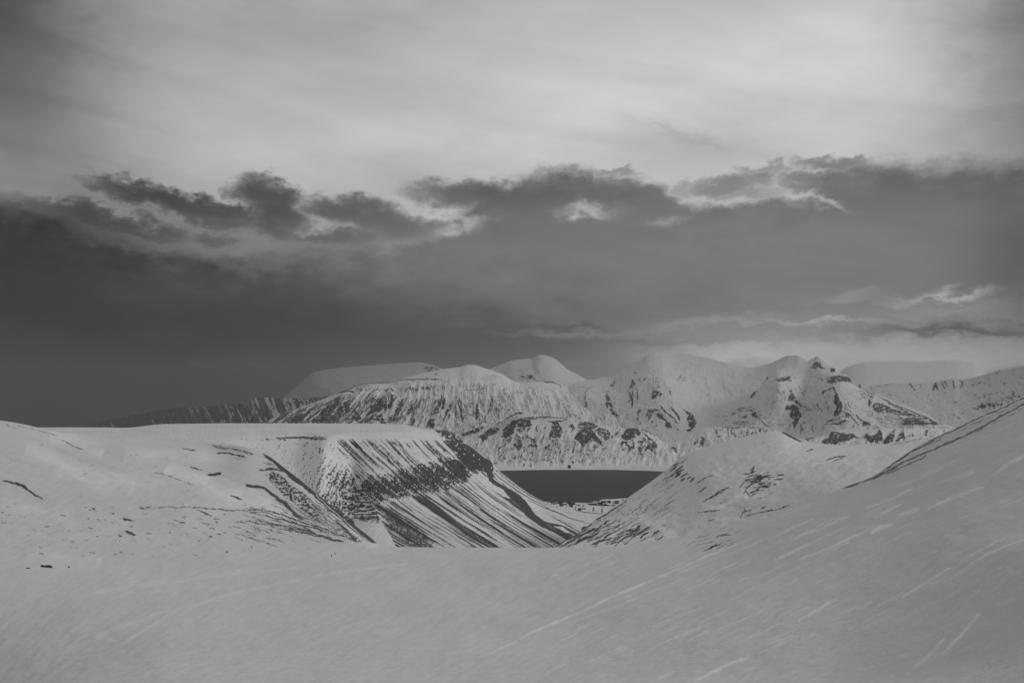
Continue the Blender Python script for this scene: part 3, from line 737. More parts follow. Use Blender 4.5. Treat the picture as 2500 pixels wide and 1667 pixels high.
# ---- plateau mountain with the striped face
def gflow(Y):
    y = np.clip(Y, 1060, 1345) - 1060; yc = np.minimum(y, 240)
    return .85 * y + .5 * .0033 * yc ** 2 + .79 * np.maximum(y - 240, 0)
plat_crest = [(60, 1046), (100, 1043), (250, 1043), (300, 1044), (400, 1035), (600, 1033), (900, 1034), (980, 1036), (1010, 1041), (1061, 1049), (1082, 1050), (1105, 1055), (1118, 1064), (1131, 1078), (1153, 1093), (1172, 1108), (1185, 1118), (1197, 1124), (1204, 1137), (1207, 1160), (1215, 1172), (1232, 1182), (1265, 1202), (1280, 1218), (1295, 1238),
              (1310, 1256), (1333, 1273), (1350, 1277), (1367, 1280), (1390, 1290), (1411, 1301), (1460, 1325)]
plat_rows = [
    [(60, 1440, 2200), (1460, 1440, 2400)],
    [(60, 1345, 2350), (900, 1348, 2400), (1100, 1348, 2550), (1300, 1346, 2900), (1460, 1344, 3300)],
    [(60, 1130, 2600), (500, 1150, 2600), (650, 1190, 2520), (780, 1225, 2450), (860, 1190, 2750), (900, 1215, 2680), (1000, 1195, 2850), (1100, 1180, 3080), (1200, 1215, 3250), (1300, 1292, 3380), (1460, 1332, 3450)],
    [(60, 1075, 2800), (500, 1076, 2850), (560, 1069, 2950), (640, 1064, 3050), (720, 1064, 3050), (800, 1066, 2850), (840, 1058, 2980), (1000, 1050, 3250), (1061, 1058, 3400), (1105, 1078, 3480), (1150, 1098, 3520), (1200, 1140, 3560), (1230, 1192, 3580), (1300, 1258, 3600), (1360, 1290, 3600), (1460, 1329, 3600)],
    rows_from(plat_crest, [(60, 3700), (600, 3800), (1000, 3800), (1061, 3700), (1105, 3650), (1460, 3700)])]
def paint_plateau(X, Y, D):
    rng = random.Random(8)
    n_big = fbm(X / 60, Y / 40, 4, 11); n_f = fbm(X / 8, Y / 6, 4, 12, .6)
    wx, wy = warp(X, Y, 6, 13)
    q = X - gflow(Y) + 5 * fbm(X / 70, Y / 70, 3, 15)
    spur = interp(Y, [(1060, 795), (1085, 815), (1120, 838), (1160, 864), (1185, 878), (1215, 900), (1260, 925), (1330, 965)])
    right = sstep(X + 3 * n_f, spur - 3, spur + 3)
    # stripes: one main rhythm, broken in length, with a finer one on top
    s1 = fbm(q / 19, Y / 230, 2, 21); s2 = fbm(q / 7.5, Y / 130, 3, 22); s3 = fbm(q / 3.4, Y / 70, 2, 23)
    low = sstep(wy, interp(X, [(850, 1255), (960, 1215), (1060, 1200), (1130, 1185), (1200, 1172), (1300, 1150)]) - 6, interp(X, [(850, 1255), (960, 1215), (1060, 1200), (1130, 1185), (1200, 1172), (1300, 1150)]) + 14)
    stripe_lo = s1 * 1.0 + s2 * .75 + s3 * .42 + .04
    stripe_up = s1 * .8 + s2 * .7 + s3 * .5 + .03 + .35 * n_f + .12 * sstep(Y, 1070, 1150)
    rlow = .42 * sstep(s1 + .3 * s2, -.12, .18) + .36 * sstep(s2 + .35 * s3, -.10, .16) + .26 * sstep(s3 + .3 * s2, -.1, .25) + .3 * sstep(stripe_lo, .0, .35) + .03
    rlow = rlow * interp(X, [(800, 1.0), (1100, 1.0), (1250, .92), (1400, .9)])
    rup = np.clip(.45 * sstep(s1 * .6 + s2, -.1, .25) + .45 * sstep(s2 * .5 + s3 + .4 * n_f, -.1, .3) + .3 * sstep(stripe_up, .1, .5) - .08, 0, 1) * sstep(Y, 1060, 1085)
    r = rup * (1 - low) + rlow * low
    # cliff band
    cen = interp(X, [(850, 1212), (878, 1206), (974, 1182), (1040, 1168), (1096, 1158), (1150, 1128), (1190, 1118), (1240, 1150)])
    hw = interp(X, [(835, 12), (860, 30), (900, 42), (974, 41), (1040, 43), (1096, 44), (1150, 44), (1185, 26), (1205, 12), (1222, 0.5)])
    dd = np.abs(Y - cen + 16 * fbm(q / 22, Y / 60, 3, 25)) / hw
    bedding = fbm(X / 22, (Y + .35 * X) / 3.2, 3, 26, .6)
    cl = sstep(1.25 - dd + .25 * n_f + .35 * s2, 0, .62)
    n_c = fbm(X / 4.5, (Y + .3 * X) / 3.2, 3, 38, .6)
    rb = sstep(.17 + .30 * n_f + .5 * bedding + .35 * n_c + .55 * s2 + .55 * s3 + .25 * (1 - dd), -.14, .34)
    r = np.maximum(r * (1 - cl * .6), cl * rb)
    r = r * right
    # recessed wall left of the spur
    dens = interp(X + (Y - 1150) * 1.1, [(560, -.22), (660, -.14), (760, -.02), (860, .16), (960, .45), (1060, .5)])
    fl = fbm((X + .55 * Y) / 9, (Y - .5 * X) / 46, 3, 28, .55)
    wall = sstep(dens + .8 * fbm(X / 4.5, Y / 4, 4, 29, .65) + .5 * fl, .0, .34)
    wall *= poly(wx, wy, [(505, 1082), (560, 1070), (640, 1066), (800, 1068), (980, 1190), (990, 1350), (500, 1350)], 4)
    beds = sstep(fbm(X / 30, Y / 3.0, 3, 30, .6) + .5 * n_f + .1, -.15, .15)
    bz = poly(wx, wy, [(835, 1200), (880, 1185), (960, 1225), (955, 1262), (925, 1278), (870, 1268), (835, 1245)], 8)
    wall = np.maximum(wall * (1 - bz), bz * beds * .95)
    fan = poly(wx, wy, [(870, 1276), (925, 1280), (955, 1262), (1000, 1350), (860, 1350)], 8)
    wall = wall * (1 - fan * .92)
    r = np.maximum(r, wall * (1 - right))
    grey_fan = poly(wx, wy, [(935, 1262), (955, 1235), (985, 1268), (1040, 1305), (1075, 1345), (1010, 1345), (965, 1300)], 8)  # grey bare fan at the lower left of the striped face
    r = np.maximum(r, grey_fan * (.62 + .3 * n_f))
    k = np.maximum(r, 0)
    # dark pieces drawn one by one
    S = lambda p, w, v=1.0, soft=2: stroke(k, wx * .5 + X * .5, wy * .5 + Y * .5, p, w, v, soft)
    S([(672, 1070), (700, 1069), (740, 1068), (798, 1073)], 5, .8, 2); S([(760, 1066), (800, 1068)], 5, .6)
    for x in range(560, 800, 13): S([(x + rng.uniform(-4, 4), 1071 + rng.uniform(-2, 4)), (x + 7, 1074)], 3, rng.uniform(.3, .9), 1.5)
    for x in range(660, 800, 9): S([(x, 1061.5), (x + 6, 1061.5)], 1.6, rng.uniform(.2, .7), 1)
    cliff_top = poly(wx, wy, [(1061, 1050), (1082, 1049), (1106, 1054), (1133, 1078), (1130, 1082), (1105, 1078), (1078, 1066)], 2)
    k = np.maximum(k, cliff_top * sstep(n_f, -.35, 0))
    nose = poly(wx, wy, [(1086, 1076), (1125, 1080), (1160, 1098), (1175, 1111), (1198, 1124), (1207, 1138), (1203, 1165), (1180, 1150), (1150, 1140), (1120, 1110)], 4)
    k = np.maximum(k, nose * sstep(n_f + .3 * bedding, -.42, -.12))
    r_ = [(1200, 1148), (1205, 1165), (1220, 1176), (1240, 1188), (1262, 1206), (1280, 1222), (1297, 1245), (1312, 1260), (1335, 1276)]
    d, al = line_d(wx * .5 + X * .5, wy * .5 + Y * .5, [(x - 7, y + 5) for x, y in r_])
    w = interp(al, [(0, 9), (.12, 6), (.3, 6), (.42, 12), (.55, 19), (.72, 20), (.85, 9), (1, 8)])
    k = k * (1 - .8 * poly(wx, wy, [(1160, 1160), (1196, 1170), (1232, 1193), (1252, 1216), (1228, 1212), (1190, 1190)], 5))
    k = np.maximum(k, (1 - sstep(d, w * .55, w * .55 + 3)) * sstep(n_f, -.7, -.3))
    S([(1300, 1255), (1335, 1277), (1380, 1296), (1400, 1308)], 9, .95); S([(1335, 1276), (1350, 1281), (1372, 1283)], 12, .95); S([(1362, 1280), (1385, 1291), (1412, 1304)], 8, .9)
    k = k * (1 - .95 * poly(X, Y, [(1352, 1286), (1372, 1285), (1398, 1303), (1380, 1298)], 1.5))
    S([(1290, 1260), (1340, 1290), (1400, 1320)], 5, .8)
    # snow edge along the plateau rim stays clean
    lim = interp(X, [(0, 1070), (500, 1070), (640, 1058), (850, 1056), (1000, 1048), (1061, 1048.5), (1062, 1000)])
    k = k * sstep(Y, lim - 2, lim + 5)
    S([(805, 1056), (830, 1055), (950, 1051), (990, 1050)], 1.2, .4, 1)
    S([(420, 1075), (470, 1070), (530, 1068)], 1.4, .35, 1.5); S([(450, 1081), (520, 1074), (560, 1068)], 1.2, .3, 1.2)
    S([(200, 1056), (240, 1052), (285, 1058)], 2, .4, 2)
    t = 1.0 + .06 * fbm(X / 90, Y / 9, 4, 35) + .05 * fbm(X / 200, Y / 4, 3, 36) + .12 * fbm(q / 5, Y / 40, 4, 37)
    lightline = 1 - sstep(np.abs(X - spur), 1.5, 5)
    k = k * (1 - .8 * lightline * (Y > 1068) * (Y < 1182))
    t = t + .12 * poly(wx, wy, [(560, 1075), (640, 1068), (795, 1070), (850, 1150), (800, 1200), (700, 1150)], 12)  # light on the recessed wall painted in as brighter snow
    z = (5.5 * s1 + 2.4 * s2) * right * sstep(Y, 1062, 1110) + 5 * n_f * cl + 1.0 * fl * (1 - right) * sstep(Y, 1066, 1100)
    gq = fbm(q / 2.4, Y / 14, 3, 411, .6) ; gi = fbm(X / 3.4, Y / 2.8, 3, 412, .6)
    return k, t, z, np.where(right > .5, .55 * gq + .6 * gi, gi) , .85

# ---- hill on the right of the valley
r1_crest = [(1340, 1343), (1351, 1335), (1408, 1303), (1437, 1282), (1469, 1257), (1502, 1234), (1530, 1216), (1600, 1167), (1622, 1150), (1637, 1137), (1658, 1118), (1690, 1102), (1722, 1092), (1770, 1078), (1807, 1068), (1850, 1058), (1886, 1052), (1910, 1054), (1935, 1065), (1960, 1077), (2005, 1083), (2050, 1086), (2152, 1084), (2208, 1077), (2260, 1069), (2300, 1062), (2400, 1050)]
r1_rows = [
    [(1340, 1440, 1500), (1700, 1430, 1500), (2400, 1400, 1400)],
    [(1340, 1352, 1700), (1500, 1345, 1750), (1700, 1330, 1700), (1900, 1290, 1600), (2100, 1230, 1400), (2400, 1180, 1250)],
    [(1340, 1347, 1900), (1500, 1280, 2300), (1640, 1215, 2600), (1750, 1170, 2500), (1900, 1150, 2350), (2100, 1140, 2100), (2400, 1100, 1900)],
    rows_from(r1_crest, [(1340, 2000), (1500, 3000), (1622, 3500), (1886, 3400), (2050, 3200), (2400, 2800)])]
def paint_r1(X, Y, D):
    rng = random.Random(15)
    wx, wy = warp(X, Y, 5, 43)
    k = np.zeros(X.shape)
    S = lambda p, w, v=1.0, soft=1.3: stroke(k, wx, wy, p, w, v, soft)
    # thin bare ribs following the slope
    slope = lambda x, y: -(.72 if x < 1560 else .6 if x < 1700 else .42 if x < 1850 else .28) + (.16 if y > 1270 else 0)
    for _ in range(150):
        x = rng.uniform(1360, 1640); ys = np.interp(x, [c[0] for c in r1_crest], [c[1] for c in r1_crest]); y = ys + rng.uniform(3, 130)
        if y > 1332: continue
        l = rng.uniform(10, 60); s = slope(x, y); S([(x, y), (x + l * .5, y + l * .5 * s + 1), (x + l, y + l * s)], rng.uniform(1.0, 2.2), rng.uniform(.2, .7), 1.0)
    for _ in range(120):
        x = rng.gauss(1450, 55); y = rng.gauss(1315, 13)
        if y > 1336 or x < 1352: continue
        l = rng.uniform(8, 34); S([(x, y), (x + l, y - l * .55)], rng.uniform(1.4, 3.2), rng.uniform(.5, 1), 1.0)
    for _ in range(26):
        x = rng.gauss(1560, 26); y = rng.gauss(1300, 10); l = rng.uniform(8, 26); S([(x, y), (x + l, y - l * .5)], rng.uniform(1.2, 2.6), rng.uniform(.5, 1), 1.0)
    for p in [[(1352, 1336), (1380, 1320), (1420, 1298), (1450, 1276)], [(1362, 1336), (1400, 1318), (1440, 1298)], [(1375, 1336), (1410, 1325), (1440, 1312)], [(1395, 1305), (1430, 1286), (1470, 1260), (1510, 1236)],
              [(1430, 1300), (1460, 1290), (1490, 1268)], [(1500, 1335), (1515, 1318), (1540, 1306), (1580, 1290)], [(1400, 1330), (1420, 1318)], [(1440, 1278), (1480, 1255), (1530, 1222)]]:
        S(p, 3, .9)
    # ribs at the shoulder above the fjord
    for x, y, l in [(1650, 1134, 16), (1645, 1144, 22), (1652, 1149, 18), (1660, 1152, 22), (1655, 1160, 20), (1670, 1160, 18), (1668, 1170, 14), (1684, 1166, 10), (1690, 1172, 12), (1640, 1160, 10), (1662, 1141, 14)]:
        S([(x - l * .5, y + l * .3), (x, y), (x + l * .5, y - l * .34)], 3.4, .85, 1.6)
    # the broken outcrop
    for _ in range(60):
        x = rng.gauss(1840, 18); y = rng.gauss(1185, 16); l = rng.uniform(5, 24); S([(x, y), (x + l * .4, y - 2), (x + l, y - l * .22)], rng.uniform(1.2, 3.2), rng.uniform(.5, 1), 1.0)
    for p in [[(1803, 1190), (1825, 1172), (1850, 1165), (1890, 1160)], [(1820, 1195), (1840, 1180), (1858, 1176)], [(1812, 1206), (1822, 1198), (1830, 1212), (1845, 1205)], [(1838, 1176), (1870, 1166), (1895, 1165)],
              [(1716, 1226), (1735, 1212), (1760, 1203), (1780, 1192)], [(1730, 1216), (1760, 1198), (1785, 1190)], [(1700, 1254), (1740, 1248), (1765, 1243)], [(1805, 1262), (1812, 1250), (1835, 1245)],
              [(1820, 1258), (1870, 1250), (1928, 1234)], [(1913, 1252), (1925, 1246)], [(1870, 1263), (1890, 1256)], [(1830, 1150), (1845, 1142)], [(1835, 1160), (1842, 1135)], [(1970, 1102), (1985, 1096)],
              [(2015, 1124), (2040, 1116), (2065, 1112)], [(2025, 1130), (2045, 1122), (2060, 1118)], [(1815, 1240), (1822, 1250)], [(1700, 1180), (1720, 1168), (1745, 1160)], [(1705, 1200), (1725, 1190)], [(1730, 1270), (1745, 1266)]]:
        S(p, 2.6, .85)
    for _ in range(70):
        x = rng.uniform(1690, 1900); y = rng.uniform(1225, 1300); l = rng.uniform(6, 28); S([(x, y), (x + l, y - l * .36)], rng.uniform(.8, 1.8), rng.uniform(.15, .6), 1.0)
    for _ in range(110):
        x = rng.uniform(1640, 2150); y = rng.uniform(1075, 1200); l = rng.uniform(16, 70); S([(x, y), (x + l, y - l * .33)], rng.uniform(.8, 1.6), rng.uniform(.08, .3), 1.2)
    # rocks on the skyline of the hill
    for p in [[(1908, 1054), (1918, 1060), (1930, 1068)], [(1915, 1056), (1930, 1066), (1945, 1074)], [(1925, 1062), (1940, 1070), (1960, 1078)]]: S(p, 5, .85, 2)
    S([(2210, 1078), (2260, 1068), (2310, 1055)], 3, .6, 2); S([(2170, 1087), (2220, 1078)], 2, .5)
    a_ = interp(X, [(1340, .66), (1560, .6), (1700, .45), (1850, .3), (2100, .25)])
    vv = veins((X - a_ * Y) / 42, (Y + a_ * X) / 5, 4, 485, .12) * sstep(fbm(X / 50, Y / 26, 3, 486), -.15, .3)
    k = np.maximum(k, vv * interp(X, [(1340, .8), (1600, .7), (1700, .55), (2000, .42), (2200, .3)]))
    t = 1.0 + .07 * fbm(X / 110, Y / 40, 4, 45) + .09 * fbm((X - .5 * Y) / 60, (Y + .45 * X) / 5, 3, 46, .6)
    lt = np.zeros(X.shape)
    stroke(lt, wx, wy, [(1710, 1252), (1770, 1232), (1820, 1200)], 7, 1, 5); stroke(lt, wx, wy, [(1730, 1246), (1790, 1225), (1835, 1208)], 4, .8, 4); stroke(lt, wx, wy, [(1970, 1140), (2000, 1130), (2060, 1122)], 3, .6, 3)
    t = t + .16 * lt
    z = (2.2 * fbm(X / 70, Y / 40, 4, 47) + .8 * fbm((X - .5 * Y) / 50, (Y + .45 * X) / 9, 3, 48)) * D / F * 2.2
    ang = interp(X, [(1340, .66), (1560, .6), (1700, .45), (1850, .3), (2100, .25)])
    return k, t, z, fbm((X - ang * Y) / 13, (Y + ang * X) / 2.4, 4, 421, .65), .8

# ---- valley floor with the town, and the slope left of it
shore = [(1330, 1224), (1345, 1226), (1400, 1226.5), (1462, 1227.5), (1466, 1219.5), (1500, 1217.5), (1530, 1215.5), (1620, 1213), (1760, 1211)]
valley_rows = [
    [(1040, 1365, 3300), (1700, 1375, 3000)],
    [(1040, 1300, 3600), (1200, 1305, 4200), (1400, 1303, 4550), (1700, 1300, 4600)],
    [(1040, 1200, 4000), (1150, 1200, 4600), (1250, 1235, 5200), (1330, 1256, 5550), (1450, 1262, 5600), (1700, 1262, 5600)],
    [(1040, 1050, 5000), (1150, 1092, 5200), (1205, 1134, 5400), (1217, 1147, 5550), (1240, 1166, 5800), (1269, 1189, 6050), (1300, 1209, 6350)] + [(x, y, D_at(3.0, y)) for x, y in shore]]
def paint_valley(X, Y, D):
    rng = random.Random(3)
    wx = X + 1.5 * fbm(X / 12, Y / 8, 2, 53); wy = Y + 1.2 * fbm(X / 12, Y / 8, 2, 54)
    k = np.zeros(X.shape)
    S = lambda p, w, v=1.0, soft=1.0: stroke(k, wx, wy, p, w, v, soft)
    for p, w, v in [([(1190, 1135), (1217, 1165), (1260, 1195), (1300, 1220), (1337, 1237)], 2.2, .9), ([(1200, 1138), (1240, 1175), (1290, 1208), (1340, 1234)], 1.6, .7), ([(1210, 1145), (1270, 1195), (1330, 1228)], 1.6, .8),
                    ([(1285, 1218), (1320, 1235), (1360, 1250), (1390, 1264), (1430, 1275), (1450, 1280)], 2.4, .75), ([(1325, 1236), (1350, 1247), (1375, 1256)], 2, .8), ([(1300, 1238), (1350, 1262)], 1.2, .4), ([(1270, 1222), (1330, 1252), (1380, 1270)], 1.2, .4),
                    ([(1345, 1258), (1355, 1266), (1370, 1272), (1400, 1290), (1425, 1303)], 2.6, .8), ([(1370, 1272), (1395, 1280), (1415, 1292)], 1.6, .6), ([(1380, 1250), (1398, 1254)], 1.4, .6),
                    ([(1406, 1234), (1404, 1242), (1410, 1247), (1425, 1250), (1440, 1251), (1475, 1255)], 1.8, .8), ([(1428, 1250), (1430, 1262), (1432, 1272)], 3.2, .3), ([(1405, 1236), (1404, 1244)], 3.4, .6),
                    ([(1420, 1288), (1435, 1284), (1445, 1276), (1440, 1270)], 2, .45), ([(1400, 1290), (1412, 1294), (1425, 1296)], 7, .3), ([(1418, 1294), (1426, 1288), (1434, 1285)], 7, .95),
                    ([(1325, 1222.5), (1350, 1227), (1372, 1228)], 1.6, .7), ([(1372, 1229), (1400, 1230), (1440, 1229)], 1.6, .6), ([(1437, 1232), (1465, 1233), (1500, 1234), (1520, 1229)], 2.0, .9), ([(1463, 1234), (1467, 1237), (1475, 1236)], 1.5, .7),
                    ([(1490, 1242), (1505, 1238), (1515, 1231)], 2, .6), ([(1480, 1247), (1495, 1249), (1505, 1240)], 1.5, .5), ([(1466, 1224), (1480, 1223), (1490, 1226)], 3.4, .8), ([(1470, 1228), (1500, 1226), (1518, 1224)], 2.5, .6),
                    ([(1522, 1222), (1530, 1219)], 1.5, .7), ([(1454, 1265), (1462, 1266)], 1.6, .6), ([(1440, 1222), (1463, 1231)], 1, .3), ([(1380, 1228), (1405, 1231), (1417, 1236)], 2, .7)]:
        S(p, w, v)
    for _ in range(40):
        x = rng.uniform(1290, 1430); y = np.interp(x, [1290, 1430], [1212, 1255]) + rng.uniform(0, 35); l = rng.uniform(10, 45); S([(x, y), (x + l, y + l * .42)], 1.0, rng.uniform(.15, .5), .9)
    for _ in range(60):
        x = rng.uniform(1335, 1520); y = rng.uniform(1228, 1240); l = rng.uniform(1.5, 5); S([(x, y), (x + l, y)], 1.4, rng.uniform(.3, .9), .8)
    t = 1.0 + .05 * fbm(X / 30, Y / 12, 4, 57)
    z = 1.5 * fbm(X / 20, Y / 8, 3, 58) * sstep(Y, 1232, 1262)
    return k, t, z, fbm((X + .5 * Y) / 8, (Y - .45 * X) / 2.4, 3, 431, .6), .5

# ---- low bluffs on the far shore
bl_crest = [(1020, 1110), (1060, 1085), (1100, 1068), (1128, 1058), (1166, 1044), (1223, 1029), (1250, 1010), (1275, 1005), (1319, 1014), (1389, 1018), (1415, 1025), (1462, 1035), (1523, 1045), (1561, 1046), (1580, 1052), (1600, 1064), (1620, 1078), (1650, 1072), (1690, 1056), (1735, 1043), (1830, 1042), (1860, 1045), (1885, 1056), (1950, 1070), (1985, 1068),
            (2010, 1060), (2035, 1050), (2100, 1048), (2149, 1047), (2250, 1045), (2328, 1042), (2420, 1040)]
farshore = [(1020, 1147), (1217, 1146.5), (1300, 1145), (1350, 1144.5), (1480, 1144.5), (1550, 1146), (1622, 1148.5), (1700, 1150), (2420, 1152)]
bl_rows = [
    [(x, y + 4, D_at(-6, y + 4)) for x, y in farshore],
    [(x, y, D_at(6, y)) for x, y in farshore],
    [(1020, 1135, 10900), (1400, 1130, 10900), (1650, 1128, 11000), (2420, 1130, 11000)],
    [(1020, 1122, 11400), (1150, 1090, 11500), (1400, 1085, 11400), (1650, 1100, 11500), (1850, 1080, 11500), (2420, 1080, 11500)],
    rows_from(bl_crest, [(1020, 12200), (2420, 12200)])]
def paint_bluffs(X, Y, D):
    rng = random.Random(6)
    n = fbm(X / 9, Y / 7, 4, 61, .6); n2 = fbm(X / 28, Y / 22, 4, 62)
    wx, wy = warp(X, Y, 9, 63, .7)
    k = np.zeros(X.shape); vst = fbm((X + .2 * Y) / 3.2, Y / 15, 3, 487, .6)
    Pg = lambda pts, v=1.0, th=-.35: poly(wx, wy, pts, 4.0) * sstep(n + .8 * vst, th - .25, th + .25) * v
    Z2 = lambda a: [(1000 + x / 3.136, 850 + y / 3.136) for x, y in a]
    patches(k, X, Y, wx, wy, n, BLUFF_A, 6.533, 1400, 860); patches(k, X, Y, wx, wy, n, BLUFF_B, 6.533, 1050, 860); patches(k, X, Y, wx, wy, n, BLUFF_C, 3.92, 1760, 840)
    # scree gullies below the cliffs
    z1 = poly(wx, wy, Z2([(620, 800), (720, 700), (800, 680), (1000, 680), (1180, 720), (1490, 720), (1500, 800), (1350, 860), (1150, 850), (980, 880), (800, 860), (650, 860)]), 6)
    z3 = poly(wx, wy, Z2([(1610, 740), (1700, 700), (1850, 700), (1910, 780), (1850, 840), (1650, 800)]), 5)
    gl = fbm((X + .35 * (Y - 1080)) / 6, Y / 16, 3, 65, .6)
    k = np.maximum(k, z1 * sstep(gl * .7 + n * .6 + n2 * .3, -.02, .3) * .75); k = np.maximum(k, z3 * sstep(gl * .6 + n * .7, -.1, .22) * .9)
    arcs = poly(wx, wy, Z2([(420, 690), (560, 600), (700, 560), (860, 500), (1200, 500), (1450, 560), (1620, 640), (1300, 590), (1000, 520), (800, 560), (640, 680), (560, 800), (480, 740)]), 6)
    k = np.maximum(k, .7 * arcs * sstep(fbm((X + Y) / 22, (Y + .55 * (X - 1250) * np.sign(X - 1330) * -.6) / 4.0, 3, 66, .6) + .25 * n, .1, .28) * .75)
    # little row of hollows above the beach
    for zx, zy in [(650, 880), (700, 875), (760, 870), (805, 850), (855, 850), (910, 862), (935, 858), (975, 880), (1020, 870), (1050, 865), (1080, 880), (1120, 880), (1165, 875), (1220, 885), (1240, 890), (1300, 890), (1380, 885), (1400, 880), (1450, 875), (860, 895), (930, 895), (1290, 875)]:
        x, y = 1000 + zx / 3.136, 850 + zy / 3.136
        stroke(k, wx, wy, [(x, y), (x + rng.uniform(2, 6), y + rng.uniform(-3, 3))], rng.uniform(3, 5.5), rng.uniform(.6, .95), 1.3)
    for _ in range(40):
        x = rng.uniform(1500, 1640); y = rng.uniform(1110, 1143); l = rng.uniform(5, 40); stroke(k, X, Y, [(x, y), (x + l, y + rng.uniform(-1, 4))], 1.1, rng.uniform(.1, .45), 1)
    stroke(k, X, Y, [(1540, 1141), (1580, 1142), (1622, 1145)], 1.3, .5, 1)
    # terrace on the right: bluff pieces
    Z3 = lambda a: [(1700 + x / 2.851, 800 + y / 2.851) for x, y in a]
    g2 = fbm(X / 8, Y / 30, 2, 67)
    k = np.maximum(k, poly(wx, wy, Z3([(100, 700), (450, 690), (520, 720), (380, 770), (240, 790), (120, 760)]), 3) * sstep(g2 + n * .4, -.05, .25) * .65)
    pass
    k = np.maximum(k, poly(wx, wy, Z3([(-20, 820), (0, 780), (50, 765), (70, 800), (30, 835)]), 3) * sstep(n, -.1, .1))
    t = .97 + .10 * n2 + .12 * poly(X, Y, Z3([(1290, 704), (1780, 690), (1740, 740), (1450, 780), (1300, 770)]), 2)
    vb = veins((X + .3 * (Y - 1080)) / 9, Y / 16, 4, 488, .16) * sstep(n2 + .3, -.1, .3) * sstep(Y, 1140, 1128)
    k = np.maximum(k, .3 * sstep(fbm(X / 16, Y / 14, 4, 513, .6) + .4 * n, .05, .4) * sstep(Y, 1140, 1120) * sstep(Y, 1025, 1060) * interp(X, [(1020, .6), (1200, 1), (1560, 1), (1700, .3), (2400, .4)]))
    k = np.maximum(k, .55 * vb * interp(X, [(1020, 1), (1600, 1), (1700, .5), (2400, .5)]))
    z = (20 * n2 + 26 * spurs((X + .3 * Y) / 26, Y / 60, 4, 69)) * sstep(Y, 1142, 1128)
    return k, t, z, fbm((X + .25 * Y) / 3, Y / 4.5, 4, 441, .65), .85

